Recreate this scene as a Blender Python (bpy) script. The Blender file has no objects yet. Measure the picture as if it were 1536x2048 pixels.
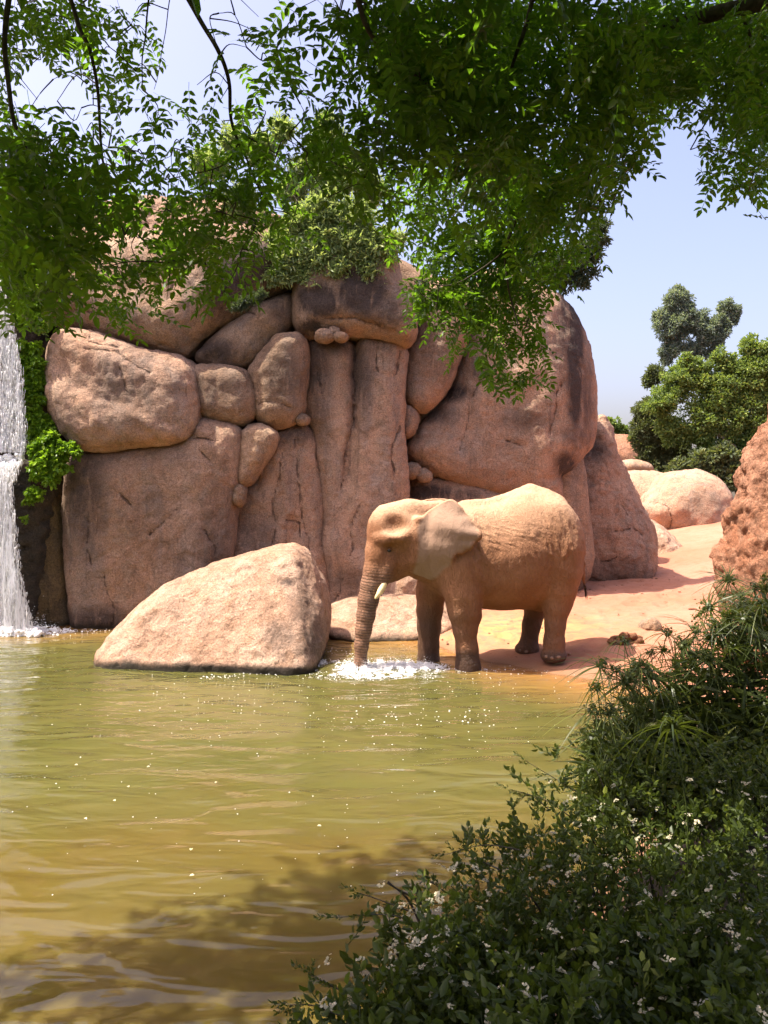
import bpy, math, random
import numpy as np
from mathutils import Vector, Matrix
rng = np.random.default_rng(7)
random.seed(7)
S = bpy.context.scene

# ------------------------------------------------------------------ camera, light, exposure
EYE = 2.67          # height of the eye above the pond
FPX, CX, HOR = 1560.0, 768.0, 980.0
cam_d = bpy.data.cameras.new('camera')
cam = bpy.data.objects.new('camera', cam_d)
S.collection.objects.link(cam)
cam.location = (0, 0, EYE)
cam.rotation_euler = (math.radians(90), 0, 0)
cam_d.sensor_fit = 'VERTICAL'
cam_d.sensor_height = 24
cam_d.sensor_width = 18
cam_d.lens = FPX / 2048 * 24
cam_d.shift_y = -(1024 - HOR) / 2048
cam_d.clip_start = 0.05
cam_d.clip_end = 2000
S.camera = cam

SUN = Vector((-0.41, -0.055, 0.91)).normalized()
world = bpy.data.worlds.new('World')
S.world = world
world.use_nodes = True
wn = world.node_tree
bg = wn.nodes['Background']
sky = wn.nodes.new('ShaderNodeTexSky')
sky.sky_type = 'NISHITA'
sky.sun_disc = False
sky.sun_elevation = math.asin(SUN.z)
sky.sun_rotation = math.atan2(SUN.x, SUN.y)
sky.altitude = 100
sky.air_density = 1.0
sky.dust_density = 5.5
sky.ozone_density = 3.5
tint = wn.nodes.new('ShaderNodeMix'); tint.data_type = 'RGBA'; tint.blend_type = 'MULTIPLY'
tint.inputs[0].default_value = 1.0; tint.inputs[7].default_value = (1.22, 1.0, 0.98, 1)
wn.links.new(sky.outputs[0], tint.inputs[6]); wn.links.new(tint.outputs[2], bg.inputs[0])
bg.inputs[1].default_value = 0.15
sl = bpy.data.lights.new('sun', 'SUN')
sl.energy = 4.9
sl.angle = math.radians(0.55)
sl.color = (1.0, 0.93, 0.81)
sun = bpy.data.objects.new('sun', sl)
sun.rotation_euler = SUN.to_track_quat('Z', 'Y').to_euler()
sun.location = (-10, 5, 20)
S.collection.objects.link(sun)
S.view_settings.view_transform = 'Standard'
S.view_settings.look = 'None'
S.view_settings.gamma = 1
S.view_settings.use_curve_mapping = False
S.view_settings.exposure = 1.26
S.render.engine = 'CYCLES'
S.cycles.use_denoising = True
S.cycles.max_bounces = 8
S.cycles.transparent_max_bounces = 12
S.cycles.caustics_reflective = False
S.cycles.caustics_refractive = False

# ------------------------------------------------------------------ helpers
def W(px, py, Y):
    """photograph pixel + distance -> a point of the place"""
    return np.array([(px - CX) / FPX * Y, Y, EYE - (py - HOR) / FPX * Y])

def link(name, me, mat=None, parent=None, **props):
    o = bpy.data.objects.new(name, me)
    S.collection.objects.link(o)
    if mat and me is not None and len(me.materials) == 0:
        me.materials.append(mat)
    if parent is not None:
        o.parent = parent
    for k, v in props.items():
        o[k] = v
    return o

def empty(name, loc, label=None, category=None, group=None):
    o = bpy.data.objects.new(name, None)
    o.location = loc
    o.empty_display_size = 0.1
    S.collection.objects.link(o)
    if label: o['label'] = label
    if category: o['category'] = category
    if group: o['group'] = group
    return o

def mesh(name, V, F, smooth=True, attrs=None):
    """V: n x 3; F: m x 3 or m x 4 array, or a list of such arrays"""
    me = bpy.data.meshes.new(name)
    Fs = F if isinstance(F, list) else [F]
    Fs = [np.asarray(f, dtype=np.int32) for f in Fs if len(f)]
    V = np.asarray(V, dtype=np.float32)
    me.vertices.add(len(V))
    me.vertices.foreach_set('co', V.ravel())
    li = np.concatenate([f.ravel() for f in Fs])
    tot = np.concatenate([np.full(len(f), f.shape[1], np.int32) for f in Fs])
    st = np.concatenate([[0], np.cumsum(tot)[:-1]]).astype(np.int32)
    me.loops.add(len(li))
    me.loops.foreach_set('vertex_index', li)
    me.polygons.add(len(tot))
    me.polygons.foreach_set('loop_start', st)
    me.polygons.foreach_set('loop_total', tot)
    me.polygons.foreach_set('use_smooth', np.full(len(tot), smooth))
    if attrs:
        for k, a in attrs.items():
            at = me.attributes.new(k, 'FLOAT', 'POINT')
            at.data.foreach_set('value', np.asarray(a, dtype=np.float32))
    me.update(calc_edges=True)
    me.validate()
    return me

_pr = np.random.default_rng(3)
PERM = np.concatenate([_pr.permutation(256)] * 3).astype(np.int32)
GR = _pr.normal(size=(256, 3)).astype(np.float32)
GR /= np.linalg.norm(GR, axis=1)[:, None]
def perlin(P):
    P = np.asarray(P, dtype=np.float32)
    i = np.floor(P).astype(np.int32)
    f = P - i
    i &= 255
    u = f * f * f * (f * (f * 6 - 15) + 10)
    out = 0
    for dx in (0, 1):
        a = PERM[i[:, 0] + dx]
        wx = u[:, 0] if dx else 1 - u[:, 0]
        for dy in (0, 1):
            b = PERM[a + i[:, 1] + dy]
            wy = u[:, 1] if dy else 1 - u[:, 1]
            for dz in (0, 1):
                g = GR[PERM[b + i[:, 2] + dz]]
                wz = u[:, 2] if dz else 1 - u[:, 2]
                out = out + wx * wy * wz * (g[:, 0] * (f[:, 0] - dx) + g[:, 1] * (f[:, 1] - dy) + g[:, 2] * (f[:, 2] - dz))
    return out * 1.5
def fbm(P, octs=3, gain=0.5, ridge=False):
    s, a, out = 1.0, 1.0, 0
    for k in range(octs):
        n = perlin(P * s + 17.3 * k)
        out = out + a * ((1 - 2 * np.abs(n)) if ridge else n)
        s *= 2.03
        a *= gain
    return out

def surface_nets(Fv, origin, h):
    """zero level of the scalar grid Fv -> (verts, quads)"""
    ins = Fv < 0
    nx, ny, nz = Fv.shape
    c = np.zeros((nx - 1, ny - 1, nz - 1), np.int8)
    for a in (0, 1):
        for b in (0, 1):
            for d in (0, 1):
                c += ins[a:nx - 1 + a, b:ny - 1 + b, d:nz - 1 + d]
    act = np.argwhere((c > 0) & (c < 8))
    idx = np.full(c.shape, -1, np.int32)
    idx[act[:, 0], act[:, 1], act[:, 2]] = np.arange(len(act))
    acc = np.zeros((len(act), 3), np.float32)
    cnt = np.zeros(len(act), np.float32)
    cor = [(a, b, d) for a in (0, 1) for b in (0, 1) for d in (0, 1)]
    val = {q: Fv[act[:, 0] + q[0], act[:, 1] + q[1], act[:, 2] + q[2]] for q in cor}
    for p in cor:
        for ax in range(3):
            if p[ax] == 0:
                q = tuple(1 if k == ax else p[k] for k in range(3))
                va, vb = val[p], val[q]
                m = (va < 0) != (vb < 0)
                t = np.where(m, va / np.where(m, va - vb, 1), 0)
                pt = np.tile(np.array(p, np.float32), (len(act), 1))
                pt[:, ax] += t
                acc += pt * m[:, None]
                cnt += m
    V = (act + acc / cnt[:, None]) * h + np.asarray(origin)
    Q = []
    for ax in range(3):
        o1, o2 = [(1, 2), (2, 0), (0, 1)][ax]
        sl0 = [slice(None)] * 3; sl1 = [slice(None)] * 3
        sl0[ax] = slice(0, -1); sl1[ax] = slice(1, None)
        for k in (o1, o2):
            sl0[k] = slice(1, -1); sl1[k] = slice(1, -1)
        A, B = ins[tuple(sl0)], ins[tuple(sl1)]
        e = np.argwhere(A != B)
        a_in = A[e[:, 0], e[:, 1], e[:, 2]]
        e = e.copy(); e[:, o1] += 1; e[:, o2] += 1
        def cell(d1, d2):
            q = e.copy(); q[:, o1] -= d1; q[:, o2] -= d2
            return idx[q[:, 0], q[:, 1], q[:, 2]]
        q = np.stack([cell(1, 1), cell(0, 1), cell(0, 0), cell(1, 0)], 1)
        q[~a_in] = q[~a_in][:, ::-1]
        Q.append(q)
    return V.astype(np.float32), np.concatenate(Q)

def vnormals(V, Q):
    n = np.cross(V[Q[:, 2]] - V[Q[:, 0]], V[Q[:, 3]] - V[Q[:, 1]])
    N = np.zeros_like(V)
    for k in range(4):
        np.add.at(N, Q[:, k], n)
    return N / (np.linalg.norm(N, axis=1)[:, None] + 1e-9)

def chaikin(P, n=2):
    P = np.asarray(P, float)
    for _ in range(n):
        Qn = np.roll(P, -1, 0)
        P = np.stack([0.75 * P + 0.25 * Qn, 0.25 * P + 0.75 * Qn], 1).reshape(-1, 2)
    return P

def poly_sdf(X, Z, P):
    """signed distance (negative inside) to closed polygon P on a set of points"""
    d = np.full(X.shape, 1e9, np.float32)
    inside = np.zeros(X.shape, bool)
    n = len(P)
    for i in range(n):
        a, b = P[i], P[(i + 1) % n]
        ex, ez = b - a
        wx, wz = X - a[0], Z - a[1]
        t = np.clip((wx * ex + wz * ez) / (ex * ex + ez * ez + 1e-12), 0, 1)
        d = np.minimum(d, (wx - ex * t) ** 2 + (wz - ez * t) ** 2)
        c = ((a[1] > Z) != (b[1] > Z)) & (X < (b[0] - a[0]) * (Z - a[1]) / (b[1] - a[1] + 1e-12) + a[0])
        inside ^= c
    d = np.sqrt(d)
    return np.where(inside, -d, d)

def line_dist(X, Z, P):
    d = np.full(X.shape, 1e9)
    for a, b in zip(P[:-1], P[1:]):
        ex, ez = b - a
        wx, wz = X - a[0], Z - a[1]
        t = np.clip((wx * ex + wz * ez) / (ex * ex + ez * ez + 1e-12), 0, 1)
        d = np.minimum(d, (wx - ex * t) ** 2 + (wz - ez * t) ** 2)
    return np.sqrt(d)

def catmull(P, n=8):
    P = np.asarray(P, float)
    P = np.vstack([2 * P[0] - P[1], P, 2 * P[-1] - P[-2]])
    out = []
    for i in range(1, len(P) - 2):
        for k in range(n):
            t = k / n
            out.append(0.5 * (2 * P[i] + (P[i + 1] - P[i - 1]) * t + (2 * P[i - 1] - 5 * P[i] + 4 * P[i + 1] - P[i + 2]) * t * t
                              + (3 * P[i] - P[i - 1] - 3 * P[i + 1] + P[i + 2]) * t ** 3))
    out.append(P[-2])
    return np.array(out)

def tube(path, rad, sides=6):
    """(verts, quads) of a tube along path with radii rad, ends closed by shrinking"""
    path = np.asarray(path, float)
    rad = np.broadcast_to(np.asarray(rad, float), (len(path),))
    T = np.gradient(path, axis=0)
    T /= np.linalg.norm(T, axis=1)[:, None] + 1e-9
    up = np.array([0.31, 0.17, 0.93])
    A = np.cross(T, up); A /= np.linalg.norm(A, axis=1)[:, None] + 1e-9
    B = np.cross(T, A)
    ang = np.arange(sides) / sides * 2 * np.pi
    V = path[:, None] + rad[:, None, None] * (A[:, None] * np.cos(ang)[None, :, None] + B[:, None] * np.sin(ang)[None, :, None])
    n = len(path)
    i = np.arange(n - 1)[:, None] * sides
    j = np.arange(sides)[None]
    k = (j + 1) % sides
    Q = np.stack([i + j, i + k, i + sides + k, i + sides + j], -1).reshape(-1, 4)
    return V.reshape(-1, 3), Q

class Bag:
    def __init__(s): s.V = []; s.F = {3: [], 4: []}; s.n = 0
    def add(s, V, F):
        F = np.asarray(F)
        s.V.append(np.asarray(V, np.float32)); s.F[F.shape[1]].append(F + s.n); s.n += len(V)
    def mesh(s, name, smooth=True):
        return mesh(name, np.concatenate(s.V), [np.concatenate(f) for f in s.F.values() if f], smooth)

# ------------------------------------------------------------------ materials
def nodes_of(name):
    m = bpy.data.materials.new(name)
    m.use_nodes = True
    nt = m.node_tree
    b = nt.nodes['Principled BSDF']
    return m, nt, b

class NT:
    """a few short ways to write node trees"""
    def __init__(s, nt): s.nt = nt; s.L = nt.links.new
    def n(s, t, **kw):
        x = s.nt.nodes.new(t)
        for k, v in kw.items(): setattr(x, k, v)
        return x
    def coord(s, scale=(1, 1, 1), rot=(0, 0, 0), src='Position'):
        if src == 'Position':
            g = s.n('ShaderNodeNewGeometry').outputs['Position']
        else:
            g = s.n('ShaderNodeTexCoord').outputs[src]
        mp = s.n('ShaderNodeMapping')
        mp.inputs['Scale'].default_value = scale
        mp.inputs['Rotation'].default_value = rot
        s.L(g, mp.inputs[0])
        return mp.outputs[0]
    def noise(s, co, scale, detail=4, rough=0.55, dist=0.0):
        x = s.n('ShaderNodeTexNoise')
        x.inputs['Scale'].default_value = scale
        x.inputs['Detail'].default_value = detail
        x.inputs['Roughness'].default_value = rough
        x.inputs['Distortion'].default_value = dist
        s.L(co, x.inputs['Vector'])
        return x.outputs['Fac']
    def ramp(s, fac, stops):
        r = s.n('ShaderNodeValToRGB')
        e = r.color_ramp.elements
        while len(e) < len(stops): e.new(0.5)
        for q, (p, c) in zip(e, stops):
            q.position = p
            q.color = (c, c, c, 1) if isinstance(c, (int, float)) else (*c, 1)
        s.L(fac, r.inputs[0])
        return r.outputs[0]
    def mix(s, fac, a, b, mode='MIX'):
        x = s.n('ShaderNodeMix', data_type='RGBA', blend_type=mode)
        for v, i in ((fac, 0), (a, 6), (b, 7)):
            if isinstance(v, (int, float)): x.inputs[i].default_value = v
            elif isinstance(v, tuple): x.inputs[i].default_value = (*v, 1)
            else: s.L(v, x.inputs[i])
        return x.outputs[2]
    def math(s, op, a, b=0.0, clamp=False):
        x = s.n('ShaderNodeMath', operation=op, use_clamp=clamp)
        for v, i in ((a, 0), (b, 1)):
            if isinstance(v, (int, float)): x.inputs[i].default_value = v
            else: s.L(v, x.inputs[i])
        return x.outputs[0]
    def attr(s, name):
        return s.n('ShaderNodeAttribute', attribute_name=name).outputs['Fac']
    def sep(s, co):
        x = s.n('ShaderNodeSeparateXYZ'); s.L(co, x.inputs[0]); return x.outputs
    def bump(s, h, strength, dist, prev=None):
        x = s.n('ShaderNodeBump')
        x.inputs['Strength'].default_value = strength
        x.inputs['Distance'].default_value = dist
        s.L(h, x.inputs['Height'])
        if prev is not None: s.L(prev, x.inputs['Normal'])
        return x.outputs[0]

def rock_mat(name, c1, c2, c3, dark=(0.07, 0.05, 0.04), grey=(0.24, 0.20, 0.17), streak=0.5, rough_amt=1.0, wet=True, greyamt=0.45):
    m, nt, b = nodes_of(name)
    g = NT(nt)
    co = g.coord()
    oi = g.n('ShaderNodeObjectInfo')
    big = g.noise(co, 0.9, 5, 0.6, 0.4)
    med = g.noise(co, 4.5, 6, 0.65, 0.6)
    fine = g.noise(co, 38, 4, 0.7)
    grain = g.noise(co, 150, 2, 0.8)
    col = g.mix(g.ramp(big, [(0.42, 0.0), (0.58, 1.0)]), c1, c2)
    col = g.mix(g.ramp(med, [(0.46, 0.0), (0.62, 0.9)]), col, c3)
    dk = g.noise(g.coord((1, 1, 0.6)), 2.6, 8, 0.7, 0.7)
    col = g.mix(g.ramp(dk, [(0.50, 0.0), (0.66, 0.55)]), col, tuple(v * 0.42 for v in c3))
    # grey weathering in broad vertical runs
    cs = g.coord((1.3, 1.3, 0.28))
    st = g.noise(cs, 1.7, 6, 0.62, 0.5)
    col = g.mix(g.math('MULTIPLY', g.ramp(st, [(0.46, 0.0), (0.66, 1.0)]), greyamt), col, grey)
    # narrow dark runs of water
    cs2 = g.coord((3.0, 3.0, 0.16))
    st2 = g.noise(cs2, 2.2, 5, 0.7, 0.8)
    col = g.mix(g.math('MULTIPLY', g.ramp(st2, [(0.56, 0.0), (0.72, 1.0)]), streak), col, dark)
    # authored staining, and shade painted onto the pond boulder
    stn = g.math('MULTIPLY', g.attr('stain'), g.ramp(g.noise(cs, 5.0, 6, 0.7, 0.6), [(0.28, 0.5), (0.5, 1.6)]), True)
    col = g.mix(stn, col, dark)
    # crystals
    col = g.mix(0.5, col, g.ramp(grain, [(0.36, 0.18), (0.5, 0.5), (0.66, 0.86)]), 'OVERLAY')
    col = g.mix(0.7, col, g.ramp(fine, [(0.32, 0.22), (0.5, 0.5), (0.68, 0.76)]), 'OVERLAY')
    # cracks: dirt in them
    ck = g.math('ADD', g.attr('crackd'), g.math('MULTIPLY', g.math('SUBTRACT', g.noise(co, 7, 5, 0.7), 0.5), 0.10))
    ckm = g.math('MULTIPLY', g.ramp(g.math('MULTIPLY', ck, 10.0, True), [(0.02, 1.0), (0.22, 0.0)]), g.ramp(g.noise(co, 5.0, 3), [(0.38, 0.55), (0.58, 1.0)]))
    col = g.mix(g.math('MULTIPLY', ckm, 0.8), col, (0.06, 0.035, 0.025))
    if wet:
        z = g.sep(g.coord())[2]
        wl = g.math('ADD', z, g.math('MULTIPLY', g.math('SUBTRACT', med, 0.5), 0.25))
        col = g.mix(g.ramp(wl, [(0.03, 0.9), (0.14, 0.0)]), col, (0.035, 0.03, 0.018))
    v = g.math('ADD', 0.90, g.math('MULTIPLY', oi.outputs['Random'], 0.2))
    hs = g.n('ShaderNodeHueSaturation')
    g.L(v, hs.inputs['Value']); g.L(col, hs.inputs['Color'])
    g.L(hs.outputs[0], b.inputs['Base Color'])
    b.inputs['Roughness'].default_value = 0.92
    b.inputs['Specular IOR Level'].default_value = 0.25
    h1 = g.bump(g.noise(co, 6, 9, 0.72, 0.5), 0.9 * rough_amt, 0.10)
    h2 = g.bump(g.math('ADD', fine, g.math('MULTIPLY', grain, 0.4)), 0.65, 0.012, h1)
    vor = g.n('ShaderNodeTexVoronoi', feature='DISTANCE_TO_EDGE')
    vor.inputs['Scale'].default_value = 1.6
    wv = g.n('ShaderNodeVectorMath', operation='ADD')
    nv = g.n('ShaderNodeTexNoise'); nv.inputs['Scale'].default_value = 3.0; nv.inputs['Detail'].default_value = 5
    g.L(co, nv.inputs['Vector']); g.L(co, wv.inputs[0]); g.L(nv.outputs['Color'], wv.inputs[1]); g.L(wv.outputs[0], vor.inputs['Vector'])
    fis = g.math('MULTIPLY', g.ramp(vor.outputs['Distance'], [(0.0, 0.0), (0.02, 1.0)]), 1.0)
    fism = g.math('MAXIMUM', fis, g.ramp(g.noise(co, 0.8, 3), [(0.44, 1.0), (0.62, 0.0)]))
    chip = g.ramp(g.noise(co, 3.1, 8, 0.62, 0.8), [(0.50, 0.0), (0.525, 0.8), (0.60, 0.85), (0.62, 1.0)])
    h2 = g.bump(chip, 0.55 * rough_amt, 0.035, h2)
    h3 = g.bump(fism, 0.55, 0.02, h2)
    h4 = g.bump(g.math('SUBTRACT', 1.0, ckm), 0.9, 0.05, h3)
    g.L(h4, b.inputs['Normal'])
    return m

ROCK = rock_mat('tan_granite', (0.32, 0.195, 0.115), (0.43, 0.275, 0.17), (0.36, 0.245, 0.16), streak=0.6)
ROCK_PINK = rock_mat('pink_granite', (0.40, 0.235, 0.145), (0.49, 0.305, 0.20), (0.40, 0.265, 0.175), streak=0.5, greyamt=0.5)
ROCK_LIT = rock_mat('pale_sunlit_granite', (0.43, 0.265, 0.17), (0.50, 0.34, 0.235), (0.38, 0.225, 0.135), streak=0.10, rough_amt=1.1, greyamt=0.2)  # paler granite for rocks in the sun, sunlight worked into its colour
ROCK_RED = rock_mat('red_conglomerate', (0.36, 0.15, 0.075), (0.44, 0.22, 0.13), (0.38, 0.20, 0.12), streak=0.05, rough_amt=1.7, greyamt=0.08)
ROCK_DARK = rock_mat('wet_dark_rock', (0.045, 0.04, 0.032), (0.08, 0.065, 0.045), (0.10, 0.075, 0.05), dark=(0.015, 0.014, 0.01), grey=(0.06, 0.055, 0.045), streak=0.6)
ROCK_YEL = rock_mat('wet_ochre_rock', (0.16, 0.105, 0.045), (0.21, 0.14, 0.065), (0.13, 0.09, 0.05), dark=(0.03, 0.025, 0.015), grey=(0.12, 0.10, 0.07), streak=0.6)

def leaf_mat(name, c_lo, c_hi, transl=0.45, gloss=0.35, trc=None, var=1.0):
    m, nt, b = nodes_of(name)
    g = NT(nt)
    geo = g.n('ShaderNodeNewGeometry')
    oi = g.n('ShaderNodeObjectInfo')
    r = g.math('FRACT', g.math('ADD', geo.outputs['Random Per Island'], g.math('MULTIPLY', oi.outputs['Random'], 7.0)))
    n = g.noise(g.coord(), 1.7, 3)
    f = g.math('ADD', g.math('MULTIPLY', r, 0.55 * var), g.math('MULTIPLY', n, 0.6), True)
    col = g.mix(f, c_lo, c_hi)
    r3 = g.math('FRACT', g.math('MULTIPLY', r, 13.7))
    col = g.mix(g.ramp(r3, [(0.88, 0.0), (0.93, 1.0)]), col, tuple(v * k_ for v, k_ in zip(c_hi, (2.0, 1.7, 1.5))))
    g.L(col, b.inputs['Base Color'])
    b.inputs['Roughness'].default_value = gloss
    b.inputs['Specular IOR Level'].default_value = 0.28
    t = g.n('ShaderNodeBsdfTranslucent')
    if trc is None: trc = (min(1, c_hi[0] * 2.6), min(1, c_hi[1] * 2.6), c_hi[2] * 1.1)
    tc = g.mix(f, tuple(v * 0.7 for v in trc), trc)
    g.L(tc, t.inputs['Color'])
    mx = g.n('ShaderNodeMixShader')
    mx.inputs[0].default_value = transl
    g.L(b.outputs[0], mx.inputs[1]); g.L(t.outputs[0], mx.inputs[2])
    g.L(mx.outputs[0], nt.nodes['Material Output'].inputs[0])
    return m

def plain(name, col, rough=0.8, var=0.3, scale=20, spec=0.3, bump=0.3, bd=0.01):
    m, nt, b = nodes_of(name)
    g = NT(nt)
    n = g.noise(g.coord(), scale, 5)
    c = g.mix(g.ramp(n, [(0.3, 0.0), (0.7, 1.0)]), tuple(v * (1 - var) for v in col), tuple(min(1, v * (1 + var)) for v in col))
    g.L(c, b.inputs['Base Color'])
    b.inputs['Roughness'].default_value = rough
    b.inputs['Specular IOR Level'].default_value = spec
    g.L(g.bump(n, bump, bd), b.inputs['Normal'])
    return m

BARK = plain('dark_bark', (0.075, 0.06, 0.045), 0.9, 0.4, 40, 0.2, 0.6, 0.006)
BARK_PALE = plain('pale_bark', (0.22, 0.17, 0.12), 0.9, 0.3, 12, 0.2, 0.6, 0.02)
LEAF_CAN = leaf_mat('canopy_leaf', (0.007, 0.017, 0.003), (0.024, 0.048, 0.008), 0.40, 0.45, trc=(0.28, 0.56, 0.02))
LEAF_BUSH = leaf_mat('shrub_leaf', (0.018, 0.030, 0.005), (0.068, 0.092, 0.014), 0.25, 0.45)
LEAF_SEDGE = leaf_mat('sedge_leaf', (0.020, 0.032, 0.007), (0.070, 0.090, 0.018), 0.25, 0.4)
LEAF_IVY = leaf_mat('wet_ivy_leaf', (0.05, 0.11, 0.012), (0.16, 0.27, 0.025), 0.4, 0.4)
LEAF_LEDGE = leaf_mat('ledge_shrub_leaf', (0.10, 0.15, 0.06), (0.27, 0.34, 0.17), 0.3, 0.45)
LEAF_LEDGE_D = leaf_mat('dark_ledge_leaf', (0.03, 0.055, 0.035), (0.07, 0.10, 0.06), 0.25, 0.45)
LEAF_TREE = leaf_mat('broad_tree_leaf', (0.055, 0.10, 0.03), (0.15, 0.21, 0.06), 0.3, 0.5)
LEAF_EUC = leaf_mat('hazy_gum_leaf', (0.10, 0.135, 0.12), (0.19, 0.235, 0.20), 0.25, 0.5)  # gum green, paled and blued to carry the distance haze
LEAF_PINE = leaf_mat('dark_tree_leaf', (0.035, 0.055, 0.028), (0.11, 0.135, 0.06), 0.25, 0.5)
PETAL = leaf_mat('white_petal', (0.42, 0.37, 0.22), (0.62, 0.56, 0.40), 0.3, 0.5, trc=(0.8, 0.78, 0.68))

# sand
m, nt, b = nodes_of('red_sand')
g = NT(nt)
co = g.coord()
n1 = g.noise(co, 0.55, 6, 0.6, 0.5); n2 = g.noise(co, 6, 6, 0.65); n3 = g.noise(co, 60, 4, 0.7)
c = g.mix(g.ramp(n1, [(0.4, 0.0), (0.62, 1.0)]), (0.33, 0.142, 0.082), (0.37, 0.18, 0.115))
c = g.mix(g.ramp(n2, [(0.45, 0.0), (0.7, 0.6)]), c, (0.28, 0.115, 0.058))
c = g.mix(0.4, c, g.ramp(n3, [(0.3, 0.35), (0.7, 0.65)]), 'OVERLAY')
xyz = g.sep(co)
straw = g.math('MULTIPLY', g.attr('straw'), g.ramp(g.noise(g.coord((1, 1, 1)), 5, 5), [(0.35, 0.0), (0.6, 1.0)]))
c = g.mix(g.math('MULTIPLY', straw, 0.7), c, (0.46, 0.30, 0.10))
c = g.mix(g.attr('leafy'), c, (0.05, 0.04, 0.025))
wetm = g.ramp(g.math('ADD', xyz[2], g.math('MULTIPLY', g.math('SUBTRACT', n2, 0.5), 0.03)), [(0.01, 1.0), (0.065, 0.0)])
c = g.mix(wetm, c, (0.26, 0.135, 0.07))
g.L(c, b.inputs['Base Color'])
g.L(g.math('SUBTRACT', 0.95, g.math('MULTIPLY', wetm, 0.55)), b.inputs['Roughness'])
b.inputs['Specular IOR Level'].default_value = 0.3
g.L(g.bump(g.math('ADD', n3, g.math('MULTIPLY', n2, 2.0)), 0.6, 0.02), b.inputs['Normal'])
SAND = m

# ------------------------------------------------------------------ terrain
XS_F = [-60, -3.0, -1.1, 0.2, 0.75, 1.15, 1.7, 2.2, 2.7, 3.4, 4.2, 5.0, 6.5, 60]
YS_F = [15.6, 15.6, 14.5, 14.4, 13.9, 12.9, 12.1, 11.65, 11.25, 10.7, 9.9, 8.6, 6.0, 6.0]
XS_N = [-60, -6, -3.0, -1.5, -0.3, 0.6, 1.3, 2.0, 3.0, 4.0, 5.0, 60]
YS_N = [0.4, 0.4, 1.2, 2.0, 2.9, 3.9, 5.0, 6.2, 7.6, 8.4, 9.0, 9.0]
def height(x, y):
    s1 = y - np.interp(x, XS_F, YS_F)
    s2 = np.interp(x, XS_N, YS_N) - y
    p = np.stack([x * 0.7, y * 0.7, 0 * x], -1).reshape(-1, 3)
    n = fbm(p, 3).reshape(x.shape)
    land = 0.12 * (1 - np.exp(-np.maximum(s1, 0) / 1.0)) + 0.75 * (1 - np.exp(-np.maximum(s1, 0) / 16)) + 0.05 * n * np.clip(s1 / 2, 0, 1)
    land = land + np.clip((x - 7) / 6, 0, 1) * 1.2 * np.clip((y - 6) / 6, 0, 1)
    sea = -0.16 * (1 - np.exp(np.minimum(s1, 0) / 1.2)) + np.maximum(np.minimum(s1, 0), -8) * 0.08
    far = np.where(s1 > 0, land, sea)
    t = np.clip(s2 / 2.0, 0, 1)
    u = np.clip((1.3 - y) / 1.2, 0, 1)
    near = 0.42 * t * t * (3 - 2 * t) + 0.55 * u * u * (3 - 2 * u) * np.clip(s2, 0, 1) + 0.03 * n
    nsea = np.maximum(np.minimum(s2, 0) * 1.6, -1.2)
    near = np.where(s2 > 0, near, nsea)
    return np.maximum(far, near), s1, s2

xs = np.concatenate([np.linspace(-400, -12, 24)[:-1], np.arange(-12, -1, 0.12), np.arange(-1, 7, 0.055), np.arange(7, 14, 0.12), np.linspace(14, 400, 24)])
ys = np.concatenate([np.linspace(-60, -2, 12)[:-1], np.arange(-2, 11, 0.12), np.arange(11, 20, 0.055), np.arange(20, 24, 0.1), np.arange(24, 50, 0.4), np.linspace(50, 900, 30)])
GX, GY = np.meshgrid(xs, ys, indexing='ij')
GZ, s1, s2 = height(GX, GY)
P = np.stack([GX, GY, 0 * GX], -1).reshape(-1, 3)
beach = np.clip(s1.ravel() / 1.0, 0, 1) * (GX.ravel() > -8)
pk = fbm(P * 2.6, 3)
GZ = GZ + (0.034 * pk * beach).reshape(GX.shape)
_q = np.random.default_rng(17)
for _ in range(90):          # the animals' footprints
    fx, fy, fr = _q.uniform(-0.5, 6.5), _q.uniform(11.6, 20), _q.uniform(.14, .22)
    rr_ = np.hypot(GX - fx, (GY - fy)) / fr
    GZ = GZ + (-0.035 * np.exp(-rr_ ** 4) + 0.018 * np.exp(-((rr_ - 1.25) / .25) ** 2)) * np.clip((s1 - .5) * 3, 0, 1)
V = np.stack([GX, GY, GZ], -1).reshape(-1, 3)
nx, ny = GX.shape
ii, jj = np.meshgrid(np.arange(nx - 1), np.arange(ny - 1), indexing='ij')
a = (ii * ny + jj).ravel()
Q = np.stack([a, a + ny, a + ny + 1, a + 1], 1)
straw = np.exp(-(((V[:, 0] - 2.2) / 1.5) ** 2 + ((V[:, 1] - 13.9) / 1.3) ** 2))
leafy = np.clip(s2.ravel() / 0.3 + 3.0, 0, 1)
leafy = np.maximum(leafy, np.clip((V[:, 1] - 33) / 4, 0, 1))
link('ground', mesh('ground', V, Q, True, {'straw': straw, 'leafy': leafy}), SAND, kind='structure')

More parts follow.
